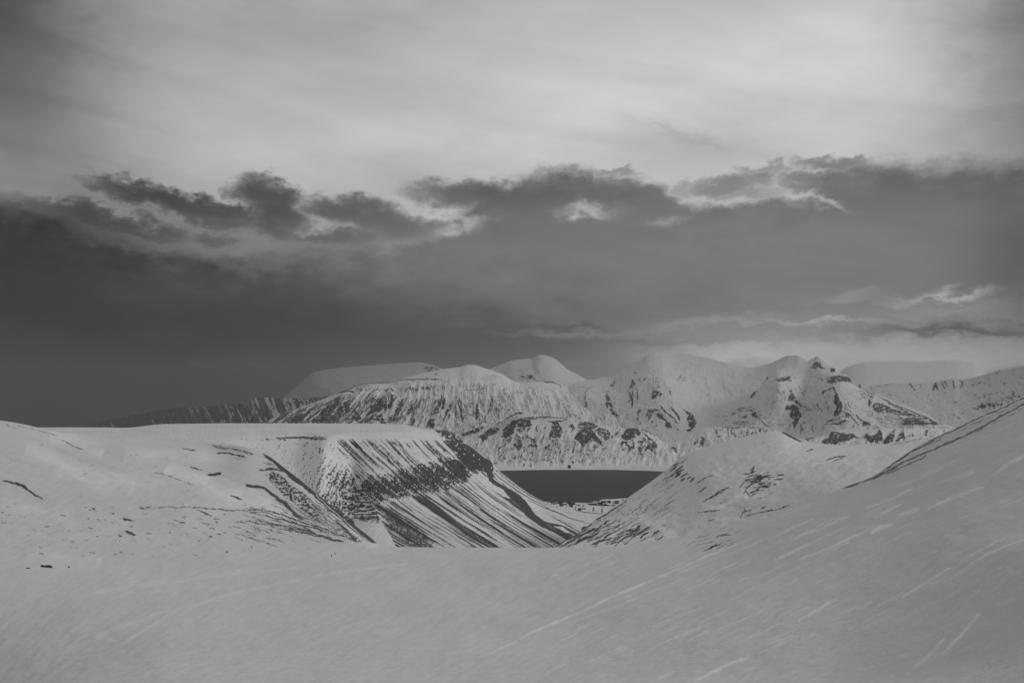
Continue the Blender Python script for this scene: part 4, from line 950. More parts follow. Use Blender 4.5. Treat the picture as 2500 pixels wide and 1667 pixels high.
# ---- main mountain across the fjord
m3_crest = [(480, 1070), (600, 1046), (690, 1010), (760, 985), (805, 968), (830, 957), (862, 945), (910, 937), (958, 935), (974, 926), (1006, 918), (1038, 910), (1070, 903), (1080, 901), (1121, 896), (1143, 890.5), (1153, 890.5), (1188, 900), (1230, 916), (1249, 928), (1271, 933), (1319, 931), (1344, 934), (1383, 946), (1440, 960), (1520, 1000)]
m3_rows = [
    [(480, 1120, 11800), (1520, 1120, 11800)],
    [(480, 1090, 12300), (700, 1045, 12500), (1000, 1045, 12500), (1520, 1050, 12500)],
    [(480, 1078, 13000), (700, 1020, 13000), (850, 985, 13200), (1000, 965, 13300), (1200, 970, 13300), (1520, 1010, 13300)],
    rows_from(m3_crest, [(480, 14500), (1000, 14500), (1520, 15000)])]
def paint_m3(X, Y, D):
    rng = random.Random(31)
    n = fbm(X / 7, Y / 6, 4, 101, .6); n2 = fbm(X / 30, Y / 24, 3, 102)
    wx, wy = warp(X, Y, 6, 103, .6)
    lean = interp(X, [(600, 1.25), (760, 1.15), (900, .75), (1000, .38), (1100, .05), (1250, -.35)])
    q = X + lean * (Y - 960) + 5 * fbm(X / 50, Y / 30, 2, 105)
    g = fbm(q / 15, Y / 110, 2, 106); g2 = fbm(q / 5.5, Y / 42, 3, 107, .6); g3 = fbm(q / 2.6, Y / 24, 2, 108)
    face = sstep(Y, interp(X, [(480, 1050), (700, 1000), (830, 962), (960, 952), (1100, 962), (1180, 975), (1250, 985)]), interp(X, [(480, 1060), (700, 1010), (830, 975), (960, 975), (1100, 990), (1180, 995), (1250, 1005)]))
    dens = interp(X, [(480, .5), (800, .34), (950, .12), (1020, .02), (1120, -.02), (1180, -.12), (1260, -.3), (1400, -.5)])
    k = face * sstep(g * .8 + g2 * .85 + g3 * .6 + .35 * n + dens, -.12, .52)
    k = k * (1 - .7 * sstep(Y, 1060, 1040) * sstep(X, 1130, 1220) * 0)
    # two rows of dark teeth where the harder beds come out
    for x in range(868, 1245, 9):
        if rng.random() < .82:
            y = np.interp(x, [868, 940, 1000, 1100, 1240], [953, 952, 950, 946, 941]) + rng.uniform(-1, 1); h = rng.uniform(3, 9)
            stroke(k, wx, Y, [(x, y - h * .5), (x + rng.uniform(-1, 1), y + h * .6)], rng.uniform(2.5, 6), rng.uniform(.55, .95), 1.2)
    for x in range(968, 1078, 6): stroke(k, X, Y, [(x, 927.5 + rng.uniform(-1, 1)), (x + 6, 926.5)], rng.uniform(2, 4.5), rng.uniform(.5, .9), 1.0)
    for _ in range(60):
        x = rng.uniform(1110, 1245); y = rng.uniform(938, 956); stroke(k, X, Y, [(x, y), (x + rng.uniform(-1, 1), y + rng.uniform(3, 8))], 2.2, rng.uniform(.25, .75), 1)
    for _ in range(26):
        x = rng.uniform(1115, 1240); y = rng.uniform(912, 934); stroke(k, X, Y, [(x, y), (x - 1, y + rng.uniform(3, 9))], 2.4, rng.uniform(.15, .5), 1.4)
    stroke(k, X, Y, [(1140, 962), (1190, 960), (1230, 956)], 1.2, .5, 1.2); stroke(k, X, Y, [(1180, 964), (1230, 962), (1290, 960)], 1.4, .5, 1.4)
    stroke(k, X, Y, [(811, 969), (830, 959), (850, 950), (862, 947), (905, 943)], 3.0, .85, 2); stroke(k, X, Y, [(860, 944), (905, 938), (955, 936)], 4, .55, 2)
    stroke(k, X, Y, [(1004, 950), (1030, 947), (1060, 944)], 3, .3, 3)
    k *= interp(X, [(480, .95), (700, .85), (760, .72), (1000, .66), (1300, .55)])
    patches(k, X, Y, wx, wy, n, M3_D, 6.533, 700, 860); patches(k, X, Y, wx, wy, n, M3_B, 6.533, 1050, 860)
    k = np.maximum(k, sstep(X, 1250, 1280) * sstep(fbm(X / 20, Y / 9, 4, 111, .6) + .1 * n, .22, .42) * .4)
    t = .95 + .07 * n2 + .12 * fbm(q / 5, Y / 20, 4, 110)
    vv = veins(q / 9, Y / 34, 4, 489, .17)
    k = np.maximum(k, vv * sstep(Y, 905, 960) * interp(X, [(480, .9), (900, .85), (1200, .8), (1300, .6), (1520, .6)]) * (.45 + .6 * sstep(n2, -.2, .3)))
    gm = .5 * sstep(fbm(q / 16, Y / 40, 4, 511, .65) + .4 * g2, -.12, .4) * sstep(Y, 935, 985) * interp(X, [(900, .3), (1000, .9), (1250, 1), (1520, 1)])
    k = np.maximum(k, gm)
    z = 30 * spurs(q / 34, Y / 120, 4, 106) * sstep(Y, 890, 950) + 26 * n2
    return k, t, z, .7 * fbm(q / 2.2, Y / 8, 3, 451, .6) + .5 * fbm(X / 2.6, Y / 2.4, 2, 452), .85

# ---- mountains right of it
m5_crest = [(1300, 975), (1340, 958), (1383, 946), (1405, 935), (1434, 928), (1497, 917), (1542, 888), (1570, 872), (1587, 863), (1606, 860), (1650, 861), (1700, 868), (1760, 882), (1830, 896), (1875, 889), (1905, 875), (1925, 868), (1945, 868), (1970, 880), (2010, 900), (2060, 940), (2120, 985), (2200, 1020), (2300, 1060), (2420, 1085)]
m5_rows = [
    [(1300, 1120, 12000), (2420, 1120, 12000)],
    [(1300, 1070, 12600), (1700, 1065, 12600), (2100, 1055, 12600), (2420, 1090, 12600)],
    [(1300, 1000, 13400), (1500, 985, 13300), (1600, 960, 13300), (1750, 985, 13600), (1900, 960, 13600), (2030, 1000, 13600), (2200, 1060, 13600), (2420, 1090, 13600)],
    rows_from(m5_crest, [(1300, 14800), (1650, 15500), (1990, 14500), (2420, 14500)])]
def paint_m5(X, Y, D, pyramid=False):
    rng = random.Random(77)
    n = fbm(X / 7, Y / 6, 4, 121, .6); n2 = fbm(X / 36, Y / 26, 4, 122)
    wx, wy = warp(X, Y, 7, 123, .7)
    k = np.zeros(X.shape); vs5 = fbm((X - .3 * Y) / 3.4, Y / 14, 3, 500, .6)
    Z2 = lambda a: [(1000 + x / 3.136, 850 + y / 3.136) for x, y in a]
    Z3 = lambda a: [(1700 + x / 2.851, 800 + y / 2.851) for x, y in a]
    def P(pts, v=.9, th=-.4): 
        nonlocal k
        k = np.maximum(k, poly(wx * .8 + X * .2, wy * .8 + Y * .2, pts, 3) * sstep(n + .6 * vs5, th - .3, th + .3) * v)
    def S(p, w, v=.8, soft=1.5): stroke(k, wx * .5 + X * .5, wy * .5 + Y * .5, p, w, v, soft)
    patches(k, X, Y, wx, wy, n, PYR_C if pyramid else M5_A, *((3.92, 1760, 840) if pyramid else (6.533, 1400, 860)))
    for _ in range(90):
        x = rng.uniform(2010, 2300); y = rng.uniform(1000, 1040); l = rng.uniform(10, 45); S([(x, y), (x + l, y + rng.uniform(-1, 3))], 1.3, rng.uniform(.15, .6), 1)
    for _ in range(50):
        x = rng.uniform(1740, 1850); y = rng.uniform(1002, 1042); l = rng.uniform(6, 30); S([(x, y), (x + l, y + rng.uniform(-1, 1))], 1.5, rng.uniform(.2, .7), 1)
    q = X - interp(X, [(1500, -.2), (1900, .3), (2100, .8), (2300, 1.3)]) * (Y - 950)
    g = fbm(q / 12, Y / 90, 3, 126, .6)
    k = np.maximum(k, .4 * sstep(g + .3 * n - .12, .12, .34) * sstep(Y, 950, 1000) * interp(X, [(1300, .4), (1500, .5), (1700, .35), (1720, .15), (1850, .25), (2000, .6), (2100, .8), (2300, .8)]))
    t = .92 + .07 * n2 + .12 * fbm(q / 5, Y / 20, 4, 130)
    vv = veins(q / 10, Y / 30, 4, 490, .16)
    k = np.maximum(k, vv * sstep(Y, 890, 970) * (.3 + .6 * sstep(n2, -.2, .4)) * interp(X, [(1300, .75), (1600, .75), (1680, .45), (1850, .7), (2000, .8), (2100, .95), (2300, 1)]))
    if not pyramid: k = k * (1 - sstep(X, 1765, 1800))
    gm = .42 * sstep(fbm(q / 18, Y / 36, 4, 512, .65) + .4 * n, .0, .4) * sstep(Y, 885, 960) * interp(X, [(1300, .9), (1600, .9), (1700, .5), (1850, .6), (2000, .9), (2300, 1)])
    k = np.maximum(k, gm)
    bed = veins(X / 50, (Y - .05 * X) / 3.4, 3, 491, .16) * sstep(fbm(X / 24, Y / 9, 3, 492), -.1, .25)
    k = np.maximum(k, bed * sstep(Y, 885, 900) * (.65 if pyramid else .3))
    if pyramid: q = X - (X - 2000) * (Y - 870) / 260
    z = (46 if pyramid else 24) * spurs(q / (58 if pyramid else 95) + .35 * n2, Y / 150, 5, 127) + 12 * n2
    return k, t, z, .6 * fbm(q / 2.6, Y / 8, 3, 461, .6) + .6 * fbm(X / 3, Y / 2.6, 3, 462, .6), .8

def simple_paint(seed, dens, lean, top_clear, zamp, tone=1.0, fy=60):
    def f(X, Y, D):
        n = fbm(X / 6, Y / 5, 4, seed, .6)
        q = X - lean * (Y - 950) + 4 * fbm(X / 40, Y / 30, 2, seed + 1)
        g = fbm(q / 13, Y / fy, 3, seed + 2, .6); g2 = fbm(q / 4, Y / 30, 3, seed + 3, .6)
        d = interp(X, dens)
        k = sstep(g * .8 + g2 * .8 + .3 * n + d, -.05, .5) * sstep(Y, interp(X, top_clear), interp(X, top_clear) + 10)
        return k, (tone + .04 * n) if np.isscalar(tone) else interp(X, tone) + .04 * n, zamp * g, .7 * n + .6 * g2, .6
    return f

mat_near = ground_material("snow_near", 0.9, snow=0.70, rock=0.075, bump=0.45, grain=0.4)
mat_mid = ground_material("snow_and_rock", 3.0, snow=0.75, rock=0.074, bump=0.5, grain=0.5)
mat_mid2 = ground_material("snow_and_gravel", 4.0, snow=0.75, rock=0.06, bump=0.4, grain=0.4)
mat_far = ground_material("mountain_snow", 14.0, snow=0.75, rock=0.06, bump=0.6, grain=0.4)
mat_far2 = ground_material("mountain_snow_distant", 26.0, snow=0.75, bump=0.5, grain=0.5)

sheet("ground", snow_rows, -500, 3000, 2.0, [6, 10, 40, 60, 60, 70, 110], mat_near, paint_snowfield, back=((.12, .10), (.5, .30)))
sheet("plateau", plat_rows, 60, 1460, 1.25, [6, 100, 90, 30], mat_mid, paint_plateau, back=((.08, .02), (.3, .12)))
sheet("hill", r1_rows, 1340, 2400, 1.5, [8, 90, 80], mat_mid2, paint_r1, back=((.1, .04), (.3, .12)))
sheet("valley_floor", valley_rows, 1040, 1760, 1.25, [10, 40, 50], mat_mid2, paint_valley, back=((.004, .003), (.02, .006)))
sheet("far_bluffs", bl_rows, 1020, 2420, 1.0, [2, 24, 50, 60], mat_far, paint_bluffs, back=((.02, .003), (.06, .02)))
sheet("mountain", m3_rows, 480, 1520, 1.0, [14, 70, 80], mat_far, paint_m3, back=((.05, .02), (.12, .06)))
sheet("mountain_range", m5_rows, 1300, 2420, 1.1, [14, 80, 100], mat_far, paint_m5, back=((.05, .02), (.12, .06)))
pyr = [(1740, 1040), (1790, 1000), (1835, 962), (1860, 938), (1875, 917), (1884, 912), (1900, 902), (1930, 897), (1950, 890), (1968, 884), (1985, 874), (1996, 869), (2008, 879), (2022, 891), (2037, 899), (2042, 906), (2072, 918), (2083, 937), (2121, 957), (2156, 968), (2209, 989), (2261, 1010), (2296, 1031), (2328, 1042), (2420, 1075)]
pyr_rows = [
    [(1740, 1120, 11900), (2420, 1120, 11900)],
    [(1740, 1080, 12400), (1850, 1048, 12300), (1960, 1050, 12500), (2040, 1042, 12250), (2150, 1045, 12450), (2300, 1060, 12400), (2420, 1095, 12500)],
    [(1740, 1060, 12900), (1860, 990, 12800), (1900, 965, 12750), (1965, 975, 13150), (2045, 955, 12700), (2130, 990, 13050), (2250, 1028, 12950), (2420, 1085, 13000)],
    rows_from(pyr, [(1740, 13300), (1880, 13500), (1996, 13900), (2080, 13500), (2420, 13600)])]
sheet("pyramid_mountain", pyr_rows, 1740, 2420, 1.2, [14, 60, 80], mat_far, lambda X, Y, D: paint_m5(X, Y, D, True), back=((.03, .02), (.08, .06)))
# low ridge far left; cloud shade and dark haze painted into its snow
c = [(100, 1062), (200, 1040), (260, 1026), (330, 1012), (400, 999), (441, 993), (470, 995), (520, 990), (560, 987), (604, 984), (614, 975), (623, 970), (668, 970), (690, 973), (800, 968), (900, 962), (980, 975)]
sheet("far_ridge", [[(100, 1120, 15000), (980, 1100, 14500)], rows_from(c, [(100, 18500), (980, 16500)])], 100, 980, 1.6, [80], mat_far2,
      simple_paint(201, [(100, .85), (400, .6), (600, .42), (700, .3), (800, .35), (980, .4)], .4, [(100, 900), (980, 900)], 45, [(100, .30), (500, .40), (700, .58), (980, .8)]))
# snowy dome behind the main mountain; cloud shade painted into its tone
c = [(600, 1010), (640, 992), (687, 973), (720, 945), (745, 924), (765, 909), (800, 902), (829, 898), (930, 890), (1000, 885), (1020, 884.5), (1047, 888), (1074, 898), (1130, 912), (1200, 950)]
def paint_dome(X, Y, D):
    n = fbm(X / 6, Y / 5, 4, 221, .6); k = np.zeros(X.shape)
    for p, w, v in [([(860, 931), (880, 923), (920, 919)], 2, .4), ([(865, 928), (930, 925)], 2, .3), ([(870, 940), (930, 936), (970, 934)], 8, .5)]: stroke(k, X, Y, p, w, v, 3)
    dk = "p .55: 1000,590 1100,515 1200,510 1620,485 1600,540 1200,570 1080,590\ns 2 .4: 1120,410 1280,390 1440,380\ns 1.5 .3: 1050,455 1130,430 1650,430\np .6: 2170,270 2220,190 2352,230 2352,305 2250,300"
    patches(k, X, Y, X, Y, n, dk, 6.533, 700, 860)
    k = np.maximum(k, poly(X, Y, [(1030, 892), (1046, 888), (1078, 902), (1040, 908)], 3) * sstep(n, -.2, .2) * .7)
    k = np.maximum(k, .25 * sstep(fbm(X / 5, Y / 34, 3, 222, .6), .0, .5) * sstep(X, 880, 960))
    k = np.maximum(k, .35 * veins(X / 14, Y / 9, 4, 494, .08) * sstep(X, 760, 900))
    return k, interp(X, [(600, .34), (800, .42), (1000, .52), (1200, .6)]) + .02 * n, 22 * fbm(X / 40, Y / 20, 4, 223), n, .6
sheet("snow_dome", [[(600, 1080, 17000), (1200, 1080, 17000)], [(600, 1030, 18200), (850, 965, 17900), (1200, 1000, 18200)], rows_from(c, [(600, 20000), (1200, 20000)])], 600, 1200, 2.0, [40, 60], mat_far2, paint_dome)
c = [(1120, 935), (1198, 899), (1225, 889), (1249, 880), (1275, 877), (1300, 875), (1312, 868), (1319, 866), (1344, 871), (1355, 876), (1367, 886), (1389, 903), (1421, 920), (1440, 932), (1500, 965)]
def paint_peak(X, Y, D):
    n = fbm(X / 6, Y / 5, 4, 231, .6); k = np.zeros(X.shape)
    k = np.maximum(k, poly(X, Y, [(1268, 918), (1300, 916), (1309, 927), (1280, 925)], 2) * sstep(fbm(X / 14, Y / 2.2, 2, 232), -.25, .1) * .9)
    for p, w, v in [([(1260, 906), (1285, 903), (1292, 900)], 1.6, .5), ([(1305, 931), (1330, 932), (1350, 935), (1370, 943)], 3, .8), ([(1318, 921), (1322, 927)], 2, .5), ([(1360, 915), (1368, 918)], 2, .5), ([(1376, 908), (1386, 912)], 2, .4)]: stroke(k, X, Y, p, w, v, 1.4)
    k = np.maximum(k, .35 * sstep(fbm((X - .8 * Y) / 5, Y / 24, 3, 233, .6) + .2 * n, .1, .45))
    k = np.maximum(k, .45 * veins((X - .7 * Y) / 8, Y / 22, 4, 493, .1) * sstep(Y, 880, 905))
    return k, 0 * X + .80 + .04 * n, 22 * fbm((X - .6 * Y) / 30, Y / 40, 4, 234), n, .6
sheet("pale_peak", [[(1120, 1060, 16500), (1500, 1060, 16500)], [(1120, 985, 17700), (1330, 950, 17300), (1500, 1000, 17700)], rows_from(c, [(1120, 19000), (1500, 19000)])], 1120, 1500, 1.6, [40, 50], mat_far2, paint_peak)
c = [(2060, 965), (2117, 945), (2209, 934), (2275, 932), (2315, 925), (2331, 923), (2345, 926), (2380, 920), (2401, 915), (2440, 903), (2500, 893), (2700, 860)]
def paint_right(X, Y, D):
    n = fbm(X / 6, Y / 5, 4, 241, .6); n2 = fbm(X / 22, Y / 12, 4, 242); k = np.zeros(X.shape)
    Z3 = lambda a: [(1700 + x / 2.851, 800 + y / 2.851) for x, y in a]
    for a, w, v in [([(1195, 412), (1350, 395), (1400, 378)], 2, .6), ([(1480, 385), (1500, 405), (1525, 440)], 4, .7), ([(1645, 440), (1665, 390), (1680, 435)], 6, .8), ([(1705, 380), (1735, 430)], 3, .8), ([(1730, 370), (1745, 410)], 3, .7), ([(1785, 365), (1795, 430)], 3, .8), ([(1820, 355), (1850, 380), (1835, 430)], 3, .7), ([(1860, 370), (1865, 400)], 3, .6),
                    ([(1880, 410), (1950, 390), (2000, 375)], 4, .6), ([(1930, 500), (2000, 480), (2110, 445)], 2, .6), ([(1400, 480), (1420, 510)], 2, .4), ([(1440, 505), (1500, 530)], 2, .5), ([(1560, 490), (1610, 525)], 1.6, .5), ([(1780, 540), (1810, 510)], 5, .5), ([(1820, 625), (1835, 630)], 6, .7), ([(1230, 530), (1290, 470)], 1.5, .3)]:
        stroke(k, X, Y, Z3(a), w, v, 2)
    k = np.maximum(k, poly(X + 6 * n2, Y, Z3([(1920, 560), (2000, 520), (2100, 500), (2180, 470), (2281, 470), (2281, 520), (2150, 570), (2000, 580)]), 5) * sstep(n + n2, -.1, .25) * .85)
    k = np.maximum(k, .5 * sstep(n2 + .4 * n, .08, .4) * sstep(X, 2220, 2420))
    k = np.maximum(k, .6 * veins((X - .5 * Y) / 12, Y / 20, 4, 495, .1) * sstep(n2 + .25, -.1, .3))
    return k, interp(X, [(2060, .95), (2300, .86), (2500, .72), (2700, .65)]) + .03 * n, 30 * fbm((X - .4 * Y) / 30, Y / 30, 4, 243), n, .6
sheet("right_ridge", [[(2060, 1120, 13500), (2700, 1120, 13500)], rows_from(c, [(2060, 16500), (2700, 15500)])], 2060, 2700, 1.6, [100], mat_far2, paint_right)
c = [(2020, 930), (2084, 890), (2120, 883), (2180, 881), (2240, 882), (2330, 878), (2372, 884), (2410, 898), (2450, 893), (2500, 884), (2700, 868)]
sheet("hazy_ridge", [[(2020, 1080, 18000), (2700, 1080, 18000)], rows_from(c, [(2020, 23000), (2700, 23000)])], 2020, 2700, 3.0, [40], mat_far2,
      simple_paint(261, [(2020, -.3), (2700, -.1)], .4, [(2020, 920), (2700, 920)], 16, .95))

# ---- the fjord
def water():
    m, b, bs = principled("fjord_water")
    tc = b.new('ShaderNodeTexCoord')
    n = b.noise(tc.outputs['Object'], 0.02, 5.0, 0.6); n2 = b.noise(tc.outputs['Object'], 0.15, 3.0, 0.5)
    b.l.new(grey(b, b.m('ADD', 0.022, b.m('MULTIPLY', n, 0.014))), bs.inputs['Base Color'])
    bs.inputs['Roughness'].default_value = 0.55; bs.inputs['IOR'].default_value = 1.33; bs.inputs['Specular IOR Level'].default_value = 0.12
    bp = b.new('ShaderNodeBump'); bp.inputs['Strength'].default_value = 0.6; bp.inputs['Distance'].default_value = 3.0
    b.l.new(b.m('ADD', n, n2), bp.inputs['Height']); b.l.new(bp.outputs[0], bs.inputs['Normal'])
    bm = bmesh.new(); R = 38000
    vs = [bm.verts.new((R * math.cos(a), R * math.sin(a), 0)) for a in np.linspace(0, 2 * math.pi, 64, endpoint=False)]
    bm.faces.new(vs); me = bpy.data.meshes.new("water"); bm.to_mesh(me); bm.free(); me.materials.append(m)
    o = bpy.data.objects.new("water", me); COL.objects.link(o); tag(o, kind='structure')
water()

# ------------------------------------------------------------------ things
M = dict(dark=plain_material("dark_cladding", .045), mid=plain_material("grey_cladding", .12), roofsnow=plain_material("roof_snow", .72, .7, .08), steel=plain_material("weathered_steel", .06, .6),
         pale=plain_material("pale_cladding", .5), cloth=plain_material("dark_clothing", .018, .9), skin=plain_material("skin", .3), boulder=plain_material("boulder_stone", .04, .9, .6, 2.0), glass=plain_material("window_glass", .02, .25))
def mesh_obj(name, bm, mat, parent=None, smooth=False):
    me = bpy.data.meshes.new(name); bm.to_mesh(me); bm.free(); me.materials.append(mat)
    if smooth: me.polygons.foreach_set('use_smooth', np.ones(len(me.polygons), bool))
    o = bpy.data.objects.new(name, me); COL.objects.link(o)
    if parent: o.parent = parent
    return o
def box(bm, x0, x1, y0, y1, z0, z1):
    v = [bm.verts.new(p) for p in ((x0, y0, z0), (x1, y0, z0), (x1, y1, z0), (x0, y1, z0), (x0, y0, z1), (x1, y0, z1), (x1, y1, z1), (x0, y1, z1))]
    for f in ((0, 3, 2, 1), (4, 5, 6, 7), (0, 1, 5, 4), (1, 2, 6, 5), (2, 3, 7, 6), (3, 0, 4, 7)): bm.faces.new([v[i] for i in f])
def beam(bm, a, b_, w):
    a = Vector(a); b_ = Vector(b_); d = (b_ - a).normalized(); u = d.cross(Vector((0.3, 1, 0.1))).normalized() * w / 2; v = d.cross(u).normalized() * w / 2
    r = []
    for p in (a, b_): r.append([bm.verts.new(p + s * u + t * v) for s, t in ((-1, -1), (1, -1), (1, 1), (-1, 1))])
    for i in range(4): bm.faces.new((r[0][i], r[0][(i + 1) % 4], r[1][(i + 1) % 4], r[1][i]))
    bm.faces.new(r[0][::-1]); bm.faces.new(r[1])
def empty(name, loc, rz, label, cat, group=None):
    o = bpy.data.objects.new(name, None); COL.objects.link(o); o.location = loc; o.rotation_euler = (0, 0, rz); o.empty_display_size = 5
    tag(o, label, cat, group); return o
def building(kind, X, Y, w, d, h, rz, wall, label, cat, pitch=.35, roof='roofsnow', sheet_='valley_floor', group='buildings of the settlement by the fjord', wins=True):
    e = empty(kind, ground_at(sheet_, X, Y) - Vector((0, 0, .6)), math.radians(rz), label, cat, group)
    bm = bmesh.new(); x, y = w / 2, d / 2
    rh = min(w, d) * .5 * pitch; H = h + .6
    # gabled wall body
    if w >= d:
        pts = [(-x, -y, 0), (x, -y, 0), (x, y, 0), (-x, y, 0), (-x, -y, H), (x, -y, H), (x, y, H), (-x, y, H), (-x, 0, H + rh), (x, 0, H + rh)]
        fs = [(0, 1, 5, 4), (2, 3, 7, 6), (1, 2, 6, 9, 5), (3, 0, 4, 8, 7), (0, 3, 2, 1)]
        rf = [((-x - .6, -y - .7), (x + .6, -y - .7), (x + .6, 0), (-x - .6, 0)), ((-x - .6, 0), (x + .6, 0), (x + .6, y + .7), (-x - .6, y + .7))]
        zf = lambda px, py: H + rh * (1 - abs(py) / y) + .15
    else:
        pts = [(-x, -y, 0), (x, -y, 0), (x, y, 0), (-x, y, 0), (-x, -y, H), (x, -y, H), (x, y, H), (-x, y, H), (0, -y, H + rh), (0, y, H + rh)]
        fs = [(0, 1, 5, 8, 4), (2, 3, 7, 9, 6), (1, 2, 6, 5), (3, 0, 4, 7), (0, 3, 2, 1)]
        rf = [((-x - .7, -y - .6), (0, -y - .6), (0, y + .6), (-x - .7, y + .6)), ((0, -y - .6), (x + .7, -y - .6), (x + .7, y + .6), (0, y + .6))]
        zf = lambda px, py: H + rh * (1 - abs(px) / x) + .15
    v = [bm.verts.new(p) for p in pts]
    for f in fs: bm.faces.new([v[i] for i in f])
    mesh_obj("wall", bm, M[wall], e)
    bm = bmesh.new()
    for q in rf:
        lo_ = [bm.verts.new((a, b_, zf(a, b_))) for a, b_ in q]; hi = [bm.verts.new((a, b_, zf(a, b_) + .5)) for a, b_ in q]
        bm.faces.new(lo_[::-1]); bm.faces.new(hi)
        for i in range(4): bm.faces.new((lo_[i], lo_[(i + 1) % 4], hi[(i + 1) % 4], hi[i]))
    mesh_obj("roof", bm, M[roof], e)
    return e
T = 'dark gabled '
blds = [
    ('house', 1338.5, 1227, 9, 8, 5, 5, 'dark', 'lone dark cabin at the left end of the shore, at the foot of the slope', 'house'),
    ('house', 1349, 1229, 14, 9, 6, -5, 'dark', 'small dark gabled house, leftmost in the cluster of houses by the shore', 'house'),
    ('house', 1353, 1230.2, 16, 9, 6, 0, 'dark', 'low dark house just right of the leftmost house of the shore cluster', 'house'),
    ('house', 1359, 1229.5, 12, 9, 6, 8, 'mid', 'grey house in the gap left of the tallest dark block by the shore', 'house'),
    ('apartment_block', 1364.5, 1229, 20, 11, 10, -8, 'dark', 'tall dark block standing furthest left in the middle of the shore cluster', 'building'),
    ('apartment_block', 1369.5, 1230, 18, 11, 12, 0, 'dark', 'tallest dark block of the shore cluster, behind a bright white building', 'building'),
    ('house', 1371.8, 1231.5, 5, 5, 5, 0, 'roofsnow', 'tiny bright white building in front of the tallest dark block', 'building'),
    ('house', 1369.5, 1234.5, 18, 9, 7, -6, 'dark', 'dark long house nearest to the viewer below the tallest block', 'house'),
    ('house', 1373, 1235.2, 10, 9, 7, 10, 'dark', 'square dark house at the right end of the front row below the tallest block', 'house'),
    ('house', 1377, 1231.5, 13, 8, 6, -20, 'dark', 'dark house on the slope right of the bright white building', 'house'),
    ('house', 1381, 1232.8, 7, 7, 5, 0, 'dark', 'very small dark hut right of the shore cluster', 'hut'),
    ('house', 1390.5, 1229.5, 22, 10, 9, 0, 'dark', 'dark waterside house standing alone in the middle of the shore', 'house'),
    ('house', 1390, 1233.8, 8, 7, 5, 0, 'dark', 'small dark hut left of the pair of dark houses behind the road bend', 'hut'),
    ('house', 1394.5, 1235.5, 16, 10, 7, -12, 'dark', 'dark house with two wings just left of the road bend', 'house'),
    ('house', 1396, 1237.2, 11, 8, 6, -12, 'dark', 'smaller dark house directly in front of the one with two wings', 'house'),
    ('warehouse', 1400.5, 1231.2, 20, 12, 7, -14, 'dark', 'dark warehouse behind the head of the road bend', 'warehouse'),
    ('house', 1413.5, 1233.5, 10, 10, 5, -30, 'mid', 'grey shed beside the curved spit of snow on the shore', 'shed'),
    ('house', 1424.2, 1236.3, 8, 7, 5, 0, 'mid', 'small grey hut standing alone above the long dark hall', 'hut'),
    ('warehouse', 1425.3, 1242.8, 20, 10, 6, 0, 'dark', 'long low dark hall in the snow inside the road bend', 'hall'),
    ('house', 1415, 1245.8, 17, 12, 8, 4, 'dark', 'dark hall with a pointed roof beside the road, left of the long low hall', 'hall'),
    ('warehouse', 1447, 1231.6, 48, 14, 7, -3, 'dark', 'long dark quayside warehouse left of the pale roofed hall', 'warehouse'),
    ('warehouse', 1455.5, 1229.6, 34, 22, 9, -2, 'dark', 'large hall with a wide pale snow covered roof by the water', 'hall'),
    ('warehouse', 1466.5, 1231.8, 26, 14, 10, -4, 'dark', 'dark building against the right end of the pale roofed hall', 'building'),
    ('warehouse', 1473, 1226.5, 26, 16, 10, 3, 'dark', 'dark block on the headland behind the harbour yard', 'building'),
    ('warehouse', 1477, 1234.2, 20, 12, 7, 0, 'dark', 'dark shed at the left end of the long boundary wall', 'shed'),
    ('house', 1487, 1227, 12, 10, 11, 10, 'dark', 'narrow tall dark building on the headland left of the lattice mast', 'building'),
    ('warehouse', 1506, 1224.4, 26, 10, 6, -4, 'dark', 'upper one of the two long sheds right of the lattice mast', 'shed'),
    ('warehouse', 1505.5, 1228.5, 20, 10, 6, -4, 'dark', 'lower one of the two long sheds right of the lattice mast', 'shed'),
    ('house', 1521.5, 1220.3, 8, 7, 6, 0, 'dark', 'small dark hut near the right hand hillside on the headland', 'hut'),
    ('house', 1514, 1229.5, 12, 8, 5, 20, 'dark', 'dark shed at the foot of the right hand hillside', 'shed'),
]
for a in blds:
    building(*a, roof=('dark' if a[1] not in (1455.5, 1371.8) and a[3] < 46 and int(a[1]) % 3 else 'roofsnow'), pitch=(.5 if a[1] == 1415 else .35))
building('house', 1390.5, 1142.5, 26, 20, 20, 0, 'dark', 'lone dark building on the beach across the fjord', 'building', sheet_='far_bluffs', group=None, pitch=.6, roof='dark')

